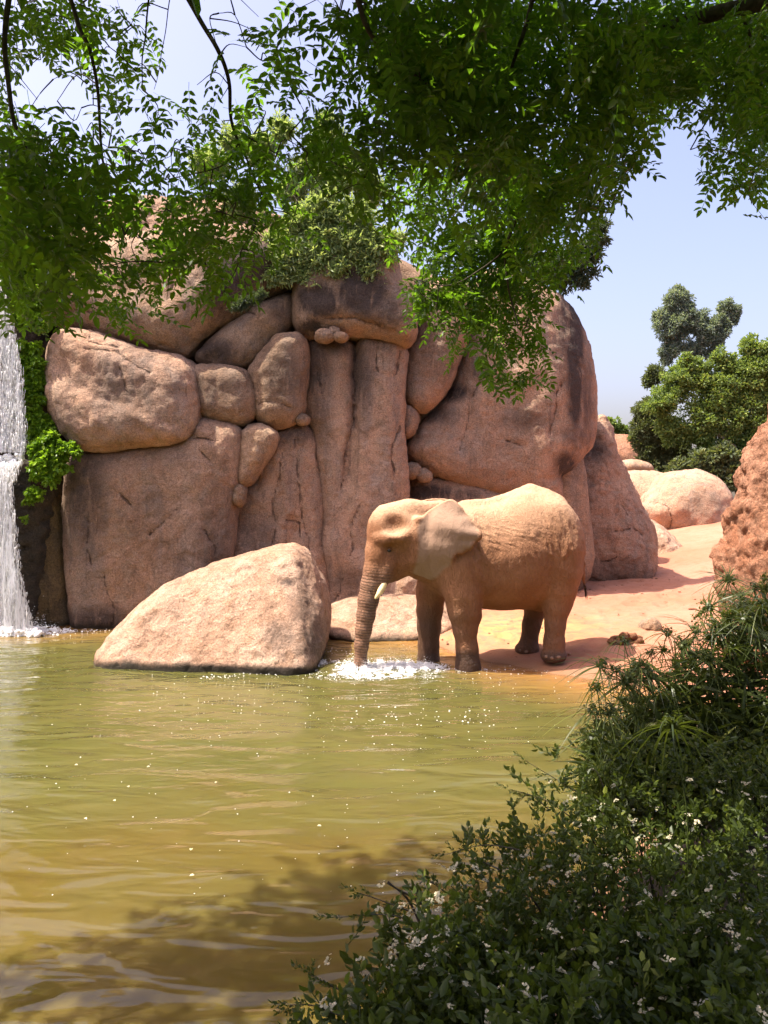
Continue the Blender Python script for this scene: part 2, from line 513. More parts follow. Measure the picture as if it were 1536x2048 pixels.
# ------------------------------------------------------------------ water
m, nt, b = nodes_of('murky_water')
g = NT(nt)
co = g.coord()
big = g.noise(g.coord((0.5, 0.8, 1)), 0.5, 4, 0.55, 0.4)
c = g.mix(g.ramp(big, [(0.38, 0.0), (0.64, 1.0)]), (0.069, 0.069, 0.017), (0.089, 0.085, 0.023))
yy = g.sep(co)[1]
c = g.mix(g.ramp(g.math('ADD', g.math('DIVIDE', yy, 14.0), g.math('MULTIPLY', g.math('SUBTRACT', big, 0.5), 0.5)), [(0.36, 0.8), (0.52, 0.0)]), c, (0.106, 0.072, 0.015))
silt = g.ramp(g.noise(g.coord((0.25, 1.3, 1)), 1.1, 6, 0.65, 1.2), [(0.40, 0.0), (0.7, 0.35)])
c = g.mix(silt, c, (0.12, 0.10, 0.030))
dep = g.attr('depth')
c = g.mix(g.ramp(dep, [(0.0, 1.0), (0.16, 0.45), (0.34, 0.0)]), c, (0.34, 0.165, 0.05))
g.L(c, b.inputs['Base Color'])
b.inputs['Roughness'].default_value = 0.03
b.inputs['Subsurface Weight'].default_value = 1.0
b.inputs['Subsurface Radius'].default_value = (0.45, 0.38, 0.18)
b.inputs['Subsurface Scale'].default_value = 0.6
b.inputs['IOR'].default_value = 1.33
b.inputs['Specular IOR Level'].default_value = 0.75
w1 = g.noise(g.coord((0.55, 1.5, 1)), 2.1, 2, 0.45, 0.6)
w2 = g.noise(g.coord((0.9, 2.0, 1)), 7.5, 3, 0.5, 0.4)
h = g.bump(w1, 0.5, 0.12)
far = g.ramp(g.math('DIVIDE', yy, 14.0), [(0.35, 0.12), (0.8, 1.0)])
h = g.bump(g.math('MULTIPLY', w2, far), 0.5, 0.022, h)
g.L(h, b.inputs['Normal'])
tr = g.n('ShaderNodeBsdfTransparent')
mx = g.n('ShaderNodeMixShader')
g.L(g.ramp(dep, [(0.0, 0.25), (0.10, 1.0)]), mx.inputs[0])
g.L(tr.outputs[0], mx.inputs[1]); g.L(b.outputs[0], mx.inputs[2])
g.L(mx.outputs[0], nt.nodes['Material Output'].inputs[0])
WATER = m
xs = np.concatenate([np.linspace(-30, -7, 60)[:-1], np.arange(-7, 5, 0.05), np.linspace(5, 8, 30)])
ys = np.concatenate([np.arange(0.3, 16.5, 0.05)])
GX, GY = np.meshgrid(xs, ys, indexing='ij')
hz = height(GX, GY)[0]
P = np.stack([GX * 0.55, GY * 1.5, 0 * GX], -1).reshape(-1, 3)
wav = 0.016 * perlin(P * 1.0) + 0.006 * perlin(P * 2.7 + 5)
Pt = np.stack([GX.ravel(), GY.ravel()], 1)
def rings(cx, cy, lam, amp, dec):
    r = np.hypot(Pt[:, 0] - cx, (Pt[:, 1] - cy))
    return amp * np.exp(-r / dec) * np.sin(r * 2 * np.pi / lam)
tx = W(722, 1335, 11.7)
wav = wav + rings(tx[0], tx[1], 0.42, 0.012, 1.6) + rings(-7.3, 15.2, 0.5, 0.012, 3.0)
V = np.stack([GX.ravel(), GY.ravel(), wav.ravel()], 1)
nx, ny = GX.shape
ii, jj = np.meshgrid(np.arange(nx - 1), np.arange(ny - 1), indexing='ij')
a = (ii * ny + jj).ravel()
Q = np.stack([a, a + ny, a + ny + 1, a + 1], 1)
link('pond_water', mesh('pond_water', V, Q, True, {'depth': np.maximum(0, -hz.ravel()) + 2.0 * np.clip((np.interp(GX.ravel(), XS_N, YS_N) - GY.ravel() + 1.2), 0, 1)}), WATER, kind='structure')

# ------------------------------------------------------------------ rocks
def poly(pts, ox=0, oy=0, sc=1.0):
    return [(ox + x / sc, oy + y / sc) for x, y in pts]
Z1 = lambda p: poly(p, 0, 500, 2.194)
Z2 = lambda p: poly(p, 560, 500, 2.194)
Z4 = lambda p: poly(p, 1050, 800, 3.16)

def rock(name, label, pts, Y, depth, mat, r=0.18, bulge=0.25, R=0.8, tiltx=0.0, tiltz=0.0, vox=0.048, n1=0.05, s1=1.4,
         n2=0.014, s2=6.0, front=None, stains_and_shade=(), cracks=(), cat='boulder', smooth=2, parent=None, group=None, ridge=0.0, grow=0.045, ysil=None, chipk=1.0):
    P = np.array(pts, float)
    if Y > 14 and Y < 18: r *= 0.55; R *= 0.5; bulge *= 0.75; chipk *= 0.5; n1 *= 0.7; ridge *= 0.8
    Ys = ysil if ysil is not None else Y + bulge * 0.75
    if isinstance(Ys, tuple): Ys = np.interp(P[:, 1], Ys[0], Ys[1])
    Pw = np.stack([(P[:, 0] - CX) / FPX * Ys, EYE - (P[:, 1] - HOR) / FPX * Ys], 1)
    Pw = chaikin(Pw, smooth)
    lo, hi = Pw.min(0), Pw.max(0)
    cxz = (lo + hi) / 2
    mgn = 0.18 + n1 * 2
    gx = np.arange(lo[0] - mgn, hi[0] + mgn, vox)
    gz = np.arange(lo[1] - mgn, hi[1] + mgn, vox)
    X2, Z2_ = np.meshgrid(gx, gz, indexing='ij')
    d2 = poly_sdf(X2, Z2_, Pw) - grow
    t = np.clip(-d2 / R, 0, 1)
    Yf = Y + bulge * ((1 - t) ** 2) + tiltx * (X2 - cxz[0]) + tiltz * (Z2_ - cxz[1])
    if front is not None: Yf = Yf + front(X2, Z2_)
    y0 = Yf[d2 < 0.1].min() - mgn - 0.05
    y1 = max(Yf[d2 < 0].max() + 0.4, Y + depth) + mgn
    gy = np.arange(y0, y1, vox)
    D2 = d2[:, None, :]
    yb = max(Yf[d2 < 0].max() + 0.3, Y + depth)
    Yg = gy[None, :, None]
    g_ = 1.0 / np.sqrt(1 + tiltx ** 2 + tiltz ** 2)
    dz = np.maximum((Yf[:, None, :] - Yg) * g_, Yg - yb)
    q1 = D2 + r; q2 = dz + r
    F = np.minimum(np.maximum(q1, q2), 0) + np.sqrt(np.maximum(q1, 0) ** 2 + np.maximum(q2, 0) ** 2) - r
    band = np.argwhere(np.abs(F) < n1 * 1.6 + vox * 2)
    Pt = np.stack([gx[band[:, 0]], gy[band[:, 1]], gz[band[:, 2]]], 1)
    off = np.array([hash(label) % 97, 3.1, 7.7]) if False else np.array([len(label) * 1.37, 3.1, 7.7])
    F[band[:, 0], band[:, 1], band[:, 2]] += n1 * fbm((Pt + off) * s1, 3)
    F = F.astype(np.float32)
    F[0] = F[-1] = 1; F[:, 0] = F[:, -1] = 1; F[:, :, 0] = F[:, :, -1] = 1
    Vv, Qq = surface_nets(F, (gx[0], gy[0], gz[0]), vox)
    N = vnormals(Vv, Qq)
    d = n2 * fbm((Vv + off) * s2, 3)
    d = d + (0.035 * np.clip((fbm((Vv + off) * 1.5, 4, 0.55) + 0.12) * 7, 0, 1) + 0.022 * np.clip((fbm((Vv - off) * 2.8, 4, 0.55) - 0.1) * 6, 0, 1)) * (vox < 0.07) * chipk
    if ridge: d = d + ridge * (fbm((Vv + off) * 3.3, 4, 0.6, True) - 0.6)
    # cracks
    cd = np.full(len(Vv), 1.0)
    for ck in cracks:
        c_ = np.array(ck, float)
        Yc2 = Y + bulge * 0.3
        cw = np.stack([(c_[:, 0] - CX) / FPX * Yc2, EYE - (c_[:, 1] - HOR) / FPX * Yc2], 1)
        wob = 0.05 * perlin(Vv * 4.0)
        cd = np.minimum(cd, line_dist(Vv[:, 0] + wob, Vv[:, 2], cw) + np.where(Vv[:, 1] > Y + depth * 0.6, 1, 0))
    d = d - 0.03 * np.exp(-(cd / 0.05) ** 2)
    st = np.zeros(len(Vv))
    vpx, vpy = Vv[:, 0] / Vv[:, 1] * FPX + CX, HOR - (Vv[:, 2] - EYE) / Vv[:, 1] * FPX
    for (sx, sy, rx, ry, a_) in stains_and_shade:
        rr = ((vpx - sx) / rx) ** 2 + ((vpy - sy) / ry) ** 2
        rr = rr * (1 + 0.5 * perlin(Vv * 2.2))
        st = np.maximum(st, a_ * np.exp(-rr ** 1.5))
    Vv = Vv + N * d[:, None]
    me = mesh(name, Vv, Qq, True, {'stain': st, 'crackd': cd})
    return link(name, me, mat, parent, **({} if parent is not None else dict(label=label, category=cat, **({'group': group} if group else {}))))

def pebble(label, px, py, rpx, Y, mat, sx=1.0, sz=0.85, cat='stone', name='stone', group=None):
    k = np.linspace(0, 2 * np.pi, 9)[:-1]
    pts = [(px + rpx * sx * math.cos(a), py + rpx * sz * math.sin(a) * (1 + 0.12 * math.sin(3 * a + px))) for a in k]
    return rock(name, label, pts, Y, rpx / FPX * Y * 2 + 0.1, mat, r=rpx / FPX * Y * 0.6, bulge=0.1, R=0.3, vox=max(0.02, rpx / FPX * Y / 8), n1=0.02, s1=3, cat=cat, smooth=2, group=group)

rock('boulder', 'long overhanging boulder above the big left stone, partly behind leaves',
     Z1([(140, 140), (150, 260), (230, 322), (340, 340), (480, 388), (640, 428), (790, 468), (850, 412), (960, 322), (1050, 262), (1180, 190), (1290, 120), (1330, 0), (1200, -120), (900, -160), (550, -100), (260, 30)]),
     15.3, 2.6, ROCK, r=0.35, bulge=0.75, R=1.5, tiltz=0.18, n1=0.10, s1=0.9, cracks=[[(105, 640), (160, 620), (230, 640)], [(330, 500), (350, 560), (345, 600)]],
     stains_and_shade=[(520, 530, 90, 60, .8), (460, 560, 60, 90, .7), (540, 590, 60, 30, .9)])
rock('boulder', 'rough reddish boulder at the very top of the rock wall behind leaves',
     [(95, 540), (90, 450), (150, 395), (260, 368), (420, 372), (500, 400), (580, 430), (590, 520), (480, 560), (250, 560)],
     16.6, 2.5, ROCK_PINK, r=0.3, bulge=0.8, R=1.4, tiltz=0.7, n1=0.14, s1=1.1, ridge=0.05)
rock('boulder', 'big broad boulder with flaked rough face beside the hanging plants',
     Z1([(175, 500), (180, 410), (215, 350), (270, 334), (350, 344), (480, 388), (640, 432), (760, 452), (820, 500), (846, 560), (856, 690), (842, 765), (795, 838), (640, 852), (430, 870), (330, 862), (255, 800), (200, 690)]),
     14.75, 2.6, ROCK_PINK, r=0.32, bulge=0.45, R=1.1, tiltz=0.10, n1=0.06, s1=1.2, ridge=0.012,
     front=lambda X, Z: 0.11 * np.clip((Z - (4.55 + 0.05 * np.sin(X * 5) - 0.34 * (X + 6.3))) * 5, 0, 1) * (0.7 + 0.3 * np.sin(X * 3.1 + Z * 4)),
     cracks=[[(165, 655), (175, 680), (230, 690)], [(170, 697), (230, 700), (280, 735), (295, 745)], [(240, 735), (260, 790)]],
     stains_and_shade=[(250, 780, 90, 70, .35), (300, 700, 60, 30, .3), (120, 850, 40, 50, .4)])
rock('boulder', 'slanting slab wedged between the overhanging boulder and small round stones',
     Z1([(835, 482), (900, 410), (1050, 282), (1180, 205), (1288, 168), (1282, 285), (1240, 342), (1180, 392), (1152, 440), (1112, 490), (1060, 517), (980, 502)]),
     15.6, 2.0, ROCK, r=0.22, bulge=0.4, R=0.8, tiltz=0.15, stains_and_shade=[(560, 600, 30, 60, .5), (430, 700, 60, 25, .6)], cracks=[[(495, 618), (520, 640)]])
rock('boulder', 'rounded squat grey stone between the big left boulder and the upright one',
     Z1([(828, 505), (900, 500), (1050, 518), (1092, 572), (1114, 665), (1092, 732), (1050, 770), (950, 752), (860, 724), (843, 600)]),
     15.2, 1.8, ROCK, r=0.28, bulge=0.35, R=0.7, stains_and_shade=[(440, 770, 70, 50, .35)])
rock('boulder', 'upright egg shaped stone left of the tall cracked pillar',
     Z1([(1085, 530), (1110, 500), (1160, 420), (1230, 358), (1322, 366), (1340, 420), (1337, 600), (1312, 742), (1220, 778), (1130, 752), (1108, 700), (1108, 600)]),
     15.35, 2.0, ROCK, r=0.28, bulge=0.42, R=0.8, cracks=[[(515, 808), (550, 802), (580, 815)]], stains_and_shade=[(560, 740, 50, 60, .4)])
rock('boulder', 'huge squarish boulder standing in the pond under the big broad one',
     Z1([(272, 960), (330, 885), (430, 872), (640, 857), (800, 838), (860, 735), (950, 756), (1052, 775), (1046, 950), (1032, 1050), (1010, 1150), (1004, 1350), (990, 1500), (980, 1740), (330, 1740), (295, 1640), (285, 1450), (262, 1200)]),
     15.0, 2.8, ROCK_PINK, r=0.30, bulge=0.45, R=1.3, n1=0.07, s1=1.0,
     stains_and_shade=[(170, 980, 50, 140, .5), (300, 1050, 80, 80, .2), (430, 1150, 50, 160, .35), (200, 1240, 80, 30, .6)],
     cracks=[[(400, 900), (420, 920)], [(385, 875), (440, 880)], [(215, 1150), (212, 1180), (235, 1220), (228, 1250)], [(300, 1070), (330, 1045), (350, 1020), (365, 1018)], [(245, 985), (262, 1010)], [(410, 1060), (432, 1100), (428, 1140)], [(180, 1040), (176, 1100), (185, 1130)]])
rock('boulder', 'narrow triangular stone pinched between two huge boulders',
     Z1([(1060, 775), (1130, 768), (1200, 790), (1213, 832), (1150, 935), (1100, 1012), (1060, 1037), (1042, 1010), (1050, 880)]),
     15.25, 1.4, ROCK, r=0.2, bulge=0.25, R=0.5)
pebble('small stone lodged below the narrow triangular stone', 475, 990, 12, 15.25, ROCK, 0.8, 1.5)
rock('boulder', 'fissured grey pink slab rising behind the sunlit boulder in the water',
     Z1([(1205, 815), (1260, 762), (1330, 756), (1366, 820), (1378, 950), (1402, 1100), (1402, 1300), (1460, 1560), (1500, 1700), (1010, 1700), (1008, 1340), (1016, 1180), (1062, 1060), (1120, 1010), (1150, 935), (1218, 850)]),
     15.7, 2.4, ROCK_PINK, r=0.16, bulge=0.3, R=0.9, n1=0.07, s1=1.4, ridge=0.012, front=lambda X, Z: 0.10 * np.clip((X + 2.05 + 0.1 * np.sin(Z * 2)) * 6, 0, 1) - 0.12 * np.clip((1.9 - Z) * 2, 0, 1),
     cracks=[[(562, 900), (560, 960), (545, 1010), (555, 1050), (540, 1100)], [(590, 880), (600, 1000), (620, 1100)], [(575, 1040), (600, 1045), (600, 1090)]],
     stains_and_shade=[(590, 860, 50, 30, .5), (520, 1100, 40, 90, .4)])
rock('boulder', 'tall upright pillar split by a long vertical crack behind the elephant head',
     Z2([(108, 384), (220, 386), (305, 398), (325, 430), (345, 392), (370, 376), (440, 376), (510, 380), (552, 440), (546, 560), (537, 700), (546, 880), (557, 1000), (556, 1200), (556, 1640), (180, 1640), (200, 1400), (172, 1250), (166, 1000), (142, 800), (106, 742), (108, 600)]),
     15.9, 2.6, ROCK_PINK, r=0.20, bulge=0.4, R=0.9, n1=0.06, s1=1.2, smooth=2,
     front=lambda X, Z: 0.16 * np.exp(-((X + 0.58 + 0.08 * (4.5 - Z) * (Z < 4.5)) / 0.10) ** 2) * np.clip((Z - 2.3) * 1.2, 0, 1) - 0.15 * np.clip((1.7 + 0.25 * np.sin(X * 4) - Z) * 2.5, 0, 1),
     cracks=[[(710, 690), (710, 800), (705, 850), (695, 900), (683, 980)], [(755, 675), (752, 720), (760, 745)], [(640, 1050), (636, 1120), (650, 1180)], [(690, 1145), (680, 1180), (668, 1200)], [(800, 700), (790, 750)], [(800, 850), (785, 900), (790, 960)], [(635, 740), (650, 800)], [(720, 1010), (700, 1060), (705, 1110)]],
     stains_and_shade=[(640, 720, 26, 160, .5), (720, 760, 30, 90, .5), (690, 1160, 60, 30, .35), (660, 690, 90, 26, .4)])
rock('boulder', 'heavy capstone under the ledge shrub, overhanging the tall pillar',
     Z2([(62, 342), (110, 372), (200, 352), (330, 370), (400, 372), (500, 382), (552, 410), (592, 370), (602, 300), (592, 200), (545, 170), (510, 60), (480, -80), (300, -140), (120, -60), (56, 150), (52, 250)]),
     15.5, 2.4, ROCK, r=0.34, bulge=0.55, R=1.0, tiltz=0.12, n1=0.09, s1=1.1,
     stains_and_shade=[(640, 600, 50, 40, .9), (720, 580, 60, 50, .85), (780, 620, 40, 40, .5), (620, 650, 30, 20, .7)], cracks=[[(650, 640), (710, 640), (760, 655)]])
rock('boulder', 'drooping rounded boulder wedged between pillar and great right rock',
     Z2([(590, 400), (600, 270), (620, 120), (860, 120), (852, 330), (795, 432), (762, 560), (702, 660), (622, 710), (545, 662), (545, 560), (556, 440)]),
     16.4, 2.2, ROCK_PINK, r=0.32, bulge=0.4, R=0.8, stains_and_shade=[(850, 640, 40, 60, .5), (870, 720, 50, 50, .3)])
rock('boulder', 'small round stone in the joint beside the tall pillar',
     Z2([(536, 682), (590, 690), (606, 735), (592, 792), (552, 818), (532, 765)]), 16.5, 1.0, ROCK_PINK, r=0.2, bulge=0.2, R=0.3)
def big_front(X, Z):
    e = np.clip((X - 3.2) / 1.3, 0, 1.6)
    return 0.5 * e * e + 0.22 * np.clip((Z - 5.2), 0, 3) * 0.5 + 0.10 * np.sin(X * 1.7 + Z)
rock('boulder', 'great right hand rock with dark vertical streaks, tallest in the wall', ysil=17.45, grow=0.08, pts=
     Z2([(1050, 130), (1180, 165), (1300, 238), (1352, 320), (1392, 440), (1412, 560), (1414, 700), (1404, 820), (1352, 882), (1255, 970), (1214, 988), (1222, 1020), (1230, 1120), (1100, 1120), (1000, 1070), (860, 1034), (800, 1012), (700, 980), (600, 942), (553, 890), (570, 850), (622, 770), (722, 680), (772, 570), (802, 430), (856, 330), (856, 170), (930, 90)]),
     Y=16.7, depth=3.4, mat=ROCK_PINK, r=0.40, bulge=0.55, R=1.3, n1=0.09, s1=0.8, front=big_front,
     stains_and_shade=[(1150, 700, 17, 190, .9), (1128, 640, 12, 110, .5), (1172, 800, 12, 90, .5), (1150, 870, 36, 22, .45), (905, 785, 44, 18, .7), (865, 830, 50, 18, .5), (1050, 840, 50, 24, .4), (960, 740, 20, 26, .5), (1130, 935, 22, 30, .8)],
     cracks=[[(938, 800), (935, 850), (920, 900)], [(1120, 770), (1110, 790), (1108, 840), (1098, 870)], [(1085, 700), (1078, 715), (1098, 735)], [(960, 760), (945, 790), (938, 800)], [(1010, 880), (1040, 890)], [(1060, 620), (1056, 670)]])
pebble('larger of two pebbles in the joint left of the great right rock', 825, 942, 15, 16.6, ROCK)
pebble('smaller pebble beside the larger one left of the great right rock', 850, 950, 11, 16.6, ROCK)
pebble('largest of the stones resting on top of the tall pillar', 649, 669, 16, 15.45, ROCK, 1.1, 0.65)
pebble('middle one of the stones resting on top of the tall pillar', 668, 662, 8, 15.5, ROCK)
pebble('rightmost and flattest stone resting on top of the tall pillar', 681, 672, 9, 15.45, ROCK, 1.0, 0.6)
pebble('small stone wedged above the fissured slab', 603, 838, 8, 15.6, ROCK)
rock('boulder', 'low dark streaked slab just behind the back of the elephant',
     Z2([(556, 1075), (562, 1020), (620, 1004), (700, 1004), (830, 1020), (1000, 1058), (1110, 1085), (1230, 1090), (1240, 1420), (1200, 1600), (560, 1600)]),
     17.0, 2.2, ROCK_PINK, r=0.22, bulge=0.35, R=0.8, stains_and_shade=[(850, 985, 60, 16, .9), (920, 990, 50, 12, .6)])
rock('boulder', 'leaning cone shaped rock at the right foot of the wall',
     [(1050, 1000), (1090, 940), (1150, 905), (1190, 880), (1202, 846), (1222, 850), (1250, 910), (1285, 1000), (1313, 1060), (1314, 1150), (1290, 1175), (1170, 1185), (1060, 1180), (1045, 1040)],
     19.0, 3.4, ROCK_PINK, r=0.30, bulge=0.5, R=1.3, tiltz=0.14, n1=0.07, s1=0.9,
     stains_and_shade=[(1180, 900, 40, 26, .6), (1150, 1000, 30, 60, .35), (1230, 1140, 60, 24, .3)], cracks=[[(1225, 1062), (1240, 1060), (1265, 1055), (1285, 1070)], [(1190, 1122), (1210, 1120), (1225, 1112)], [(1245, 1010), (1255, 1030)], [(1150, 1080), (1160, 1110)]])
rock('boulder', 'small grey peak of rock behind the top of the leaning cone',
     [(1198, 870), (1200, 840), (1206, 832), (1216, 838), (1228, 865), (1240, 905), (1220, 920)], 21.0, 1.5, ROCK_PINK, r=0.2, bulge=0.2, R=0.5)
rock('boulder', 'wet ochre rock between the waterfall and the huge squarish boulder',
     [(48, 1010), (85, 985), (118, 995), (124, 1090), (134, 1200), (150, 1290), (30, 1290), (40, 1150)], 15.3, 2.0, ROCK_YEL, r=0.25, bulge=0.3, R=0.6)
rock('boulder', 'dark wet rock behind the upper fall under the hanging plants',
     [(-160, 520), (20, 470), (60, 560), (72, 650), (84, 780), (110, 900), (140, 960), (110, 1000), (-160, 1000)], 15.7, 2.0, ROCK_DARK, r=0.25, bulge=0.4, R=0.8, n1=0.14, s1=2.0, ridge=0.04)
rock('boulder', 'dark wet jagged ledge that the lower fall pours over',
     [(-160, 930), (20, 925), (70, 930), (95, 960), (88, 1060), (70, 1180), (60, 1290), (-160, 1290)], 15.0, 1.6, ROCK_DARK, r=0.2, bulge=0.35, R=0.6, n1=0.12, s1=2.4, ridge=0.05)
# the mass behind the joints
rock('cliff_core', 'dark rock filling the joints behind the stacked boulders of the wall',
     [(-200, 560), (100, 470), (400, 450), (620, 480), (800, 500), (1000, 640), (1120, 760), (1170, 900), (1180, 1000), (1200, 1190), (1000, 1230), (400, 1290), (-200, 1300)],
     17.3, 3.5, ROCK, r=0.4, bulge=0.4, R=1.0, vox=0.14, cat='cliff')
# rocks beyond the sand
rock('boulder', 'flat grey slab lying in front of the far trees',
     [(1250, 924), (1268, 919), (1296, 922), (1310, 932), (1310, 946), (1252, 948)], 31, 2.5, ROCK, r=0.2, bulge=0.3, R=0.5, vox=0.08)
rock('boulder', 'low rounded rock left of the great dome at the back',
     [(1246, 948), (1290, 942), (1345, 942), (1362, 960), (1345, 1000), (1320, 1040), (1310, 1060), (1280, 1050), (1255, 1000)], 28.5, 3, ROCK_PINK, r=0.5, bulge=1.0, R=1.2, tiltz=0.35, vox=0.085, n1=0.10)
rock('boulder', 'great cracked dome of rock at the back of the sand',
     [(1300, 1010), (1320, 978), (1350, 952), (1385, 940), (1425, 940), (1460, 955), (1485, 1000), (1480, 1095), (1375, 1098), (1335, 1065), (1305, 1040)], 27, 3.6, ROCK_PINK, r=0.6, bulge=0.9, R=1.2, tiltz=0.20, vox=0.08, n1=0.10,
     cracks=[[(1312, 1005), (1335, 1008), (1345, 1040), (1350, 1070)]], stains_and_shade=[(1400, 1000, 50, 30, .25)])
rock('boulder', 'smooth sunlit sloping rock at the foot of the leaning cone',
     [(1296, 1036), (1320, 1044), (1350, 1066), (1376, 1092), (1386, 1136), (1370, 1150), (1290, 1155)], 22.5, 2.4, ROCK_LIT, r=0.5, bulge=0.7, R=0.9, tiltz=0.35, tiltx=0.2, vox=0.06)
rock('boulder', 'low pale rock step near the right rough rock',
     [(1374, 1090), (1400, 1078), (1440, 1086), (1500, 1092), (1500, 1118), (1374, 1112)], 25.5, 2.5, ROCK_LIT, r=0.2, bulge=0.4, R=0.5, tiltz=1.5, vox=0.07)
rock('boulder', 'sunlit orange outcrop glimpsed far behind the grey peak',
     [(1180, 960), (1190, 880), (1215, 868), (1245, 866), (1275, 868), (1290, 880), (1300, 960)], 44, 3, ROCK_RED, r=0.6, bulge=0.8, R=1.5, vox=0.16, tiltz=0.3)
# rough red rock on the right
def t_front(X, Z):
    return np.clip(5.5 - X, 0, 2) * 0.9
rock('boulder', 'rough crumbly red rock standing at the right edge behind the sedge',
     Z4([(1210, 1350), (1196, 1100), (1192, 900), (1215, 815), (1245, 715), (1292, 595), (1325, 455), (1375, 395), (1400, 300), (1425, 265), (1452, 215), (1500, 175), (1510, 90), (1536, 15), (1700, -200), (2200, -300), (2300, 2000), (1300, 2000)]),
     10.2, 1.3, ROCK_RED, ysil=11.6, r=0.22, bulge=0.35, R=0.8, vox=0.035, n1=0.13, s1=2.2, n2=0.02, s2=8, ridge=0.02, front=t_front, smooth=1)
# the boulder in the water
def u_front(X, Z):
    xr = -1.50 + 0.18 * (1.9 - Z)          # ridge that runs down from the peak
    right = np.clip(X - xr, 0, 2)
    return np.sqrt(right ** 2 + 0.003) * 1.7 + 0.80 * np.maximum(Z - 0.1, 0) - 0.16 * (X + 2.7) - 0.03 * np.sin(Z * 5 + X)
rock('boulder', 'large sunlit boulder with a sloping top lying in the pond',
     [(176, 1345), (184, 1313), (215, 1272), (250, 1231), (292, 1198), (372, 1159), (440, 1135), (510, 1115), (560, 1102), (584, 1104), (600, 1117), (618, 1160), (634, 1202), (640, 1248), (636, 1313), (610, 1400), (540, 1430), (300, 1430), (210, 1400)],
     11.35, 2.6, ROCK_LIT, r=0.16, bulge=0.22, R=0.45, vox=0.032, n1=0.045, s1=1.3, n2=0.012, s2=5, ridge=0.005, chipk=0.45, front=u_front, ysil=([1083, 1200, 1345], [12.7, 12.2, 11.75]),
     smooth=1, stains_and_shade=[(575, 1165, 18, 11, .6), (600, 1220, 26, 50, .4), (565, 1275, 36, 44, .35), (620, 1280, 30, 50, .5), (380, 1352, 200, 20, 1.5), (250, 1350, 60, 24, 1.5), (560, 1350, 80, 16, 1.3)])  # right-face entries paint its shade; those along the base are algae
rock('rock_ledge', 'low pale flat rock at the waterline behind the trunk',
     [(640, 1262), (655, 1232), (700, 1216), (770, 1209), (832, 1212), (900, 1222), (905, 1262), (760, 1275)], 14.2, 1.6, ROCK_LIT, r=0.14, bulge=0.3, R=0.4, tiltz=2.2, vox=0.04, n1=0.05, cat='rock')
rock('boulder', 'pale lumpy rock seen between the trunk and the front legs',
     [(772, 1235), (776, 1190), (790, 1155), (812, 1142), (840, 1150), (850, 1235)], 15.6, 0.8, ROCK_LIT, r=0.15, bulge=0.25, R=0.4, vox=0.04, n1=0.08, s1=3)

# ------------------------------------------------------------------ elephant
VX = 0.016
e_lo = np.array([-0.62, 10.95, -0.20]); e_hi = np.array([3.35, 12.95, 2.80])
e_n = np.ceil((e_hi - e_lo) / VX).astype(int)
EX = (e_lo[0] + np.arange(e_n[0]) * VX).astype(np.float32)[:, None, None]
EY = (e_lo[1] + np.arange(e_n[1]) * VX).astype(np.float32)[None, :, None]
EZ = (e_lo[2] + np.arange(e_n[2]) * VX).astype(np.float32)[None, None, :]
EF = np.full(tuple(e_n), 2.0, np.float32)
def box_of(lo, hi, m):
    i0 = np.clip(((np.asarray(lo) - m - e_lo) / VX).astype(int), 0, e_n - 1)
    i1 = np.clip(((np.asarray(hi) + m - e_lo) / VX).astype(int) + 1, 1, e_n)
    return tuple(slice(a, b_) for a, b_ in zip(i0, i1))
def sub_xyz(sl_):
    return EX[sl_[0]], EY[:, sl_[1]], EZ[:, :, sl_[2]]
def blend(sl_, d, k):
    A = EF[sl_]
    h_ = np.maximum(k - np.abs(A - d), 0) / k
    EF[sl_] = np.minimum(A, d) - h_ * h_ * k * 0.25
def carve(sl_, d, k):
    A = EF[sl_]; d = -d
    h_ = np.maximum(k - np.abs(A - d), 0) / k
    EF[sl_] = np.maximum(A, d) + h_ * h_ * k * 0.25
def ell(px, py, Y, rx, ry, rz, k=0.12, rot=0.0, cut=False):
    c = W(px, py, Y); R_ = max(rx, ry, rz)
    sl_ = box_of(c - R_, c + R_, k + 0.08)
    X, Yv, Z = sub_xyz(sl_)
    x, y, z = X - c[0], Yv - c[1], Z - c[2]
    cs, sn = math.cos(rot), math.sin(rot)
    xr, zr = x * cs + z * sn, -x * sn + z * cs
    q = np.sqrt((xr / rx) ** 2 + (y / ry) ** 2 + (zr / rz) ** 2)
    q2 = np.sqrt((xr / rx ** 2) ** 2 + (y / ry ** 2) ** 2 + (zr / rz ** 2) ** 2)
    d = q * (q - 1) / (q2 + 1e-5)
    (carve if cut else blend)(sl_, d.astype(np.float32), k)
def chain(pts, k=0.08):
    for (a, b_) in zip(pts[:-1], pts[1:]):
        p, q = W(*a[:3]), W(*b_[:3]); ra, rb = a[3], b_[3]
        R_ = max(ra, rb)
        sl_ = box_of(np.minimum(p, q) - R_, np.maximum(p, q) + R_, k + 0.08)
        X, Yv, Z = sub_xyz(sl_)
        v = q - p
        t = np.clip(((X - p[0]) * v[0] + (Yv - p[1]) * v[1] + (Z - p[2]) * v[2]) / (v @ v), 0, 1)
        d = np.sqrt((X - p[0] - v[0] * t) ** 2 + (Yv - p[1] - v[1] * t) ** 2 + (Z - p[2] - v[2] * t) ** 2) - (ra + (rb - ra) * t)
        blend(sl_, d.astype(np.float32), k)

YC = lambda px: np.interp(px, [740, 860, 1160], [11.78, 11.90, 12.12])
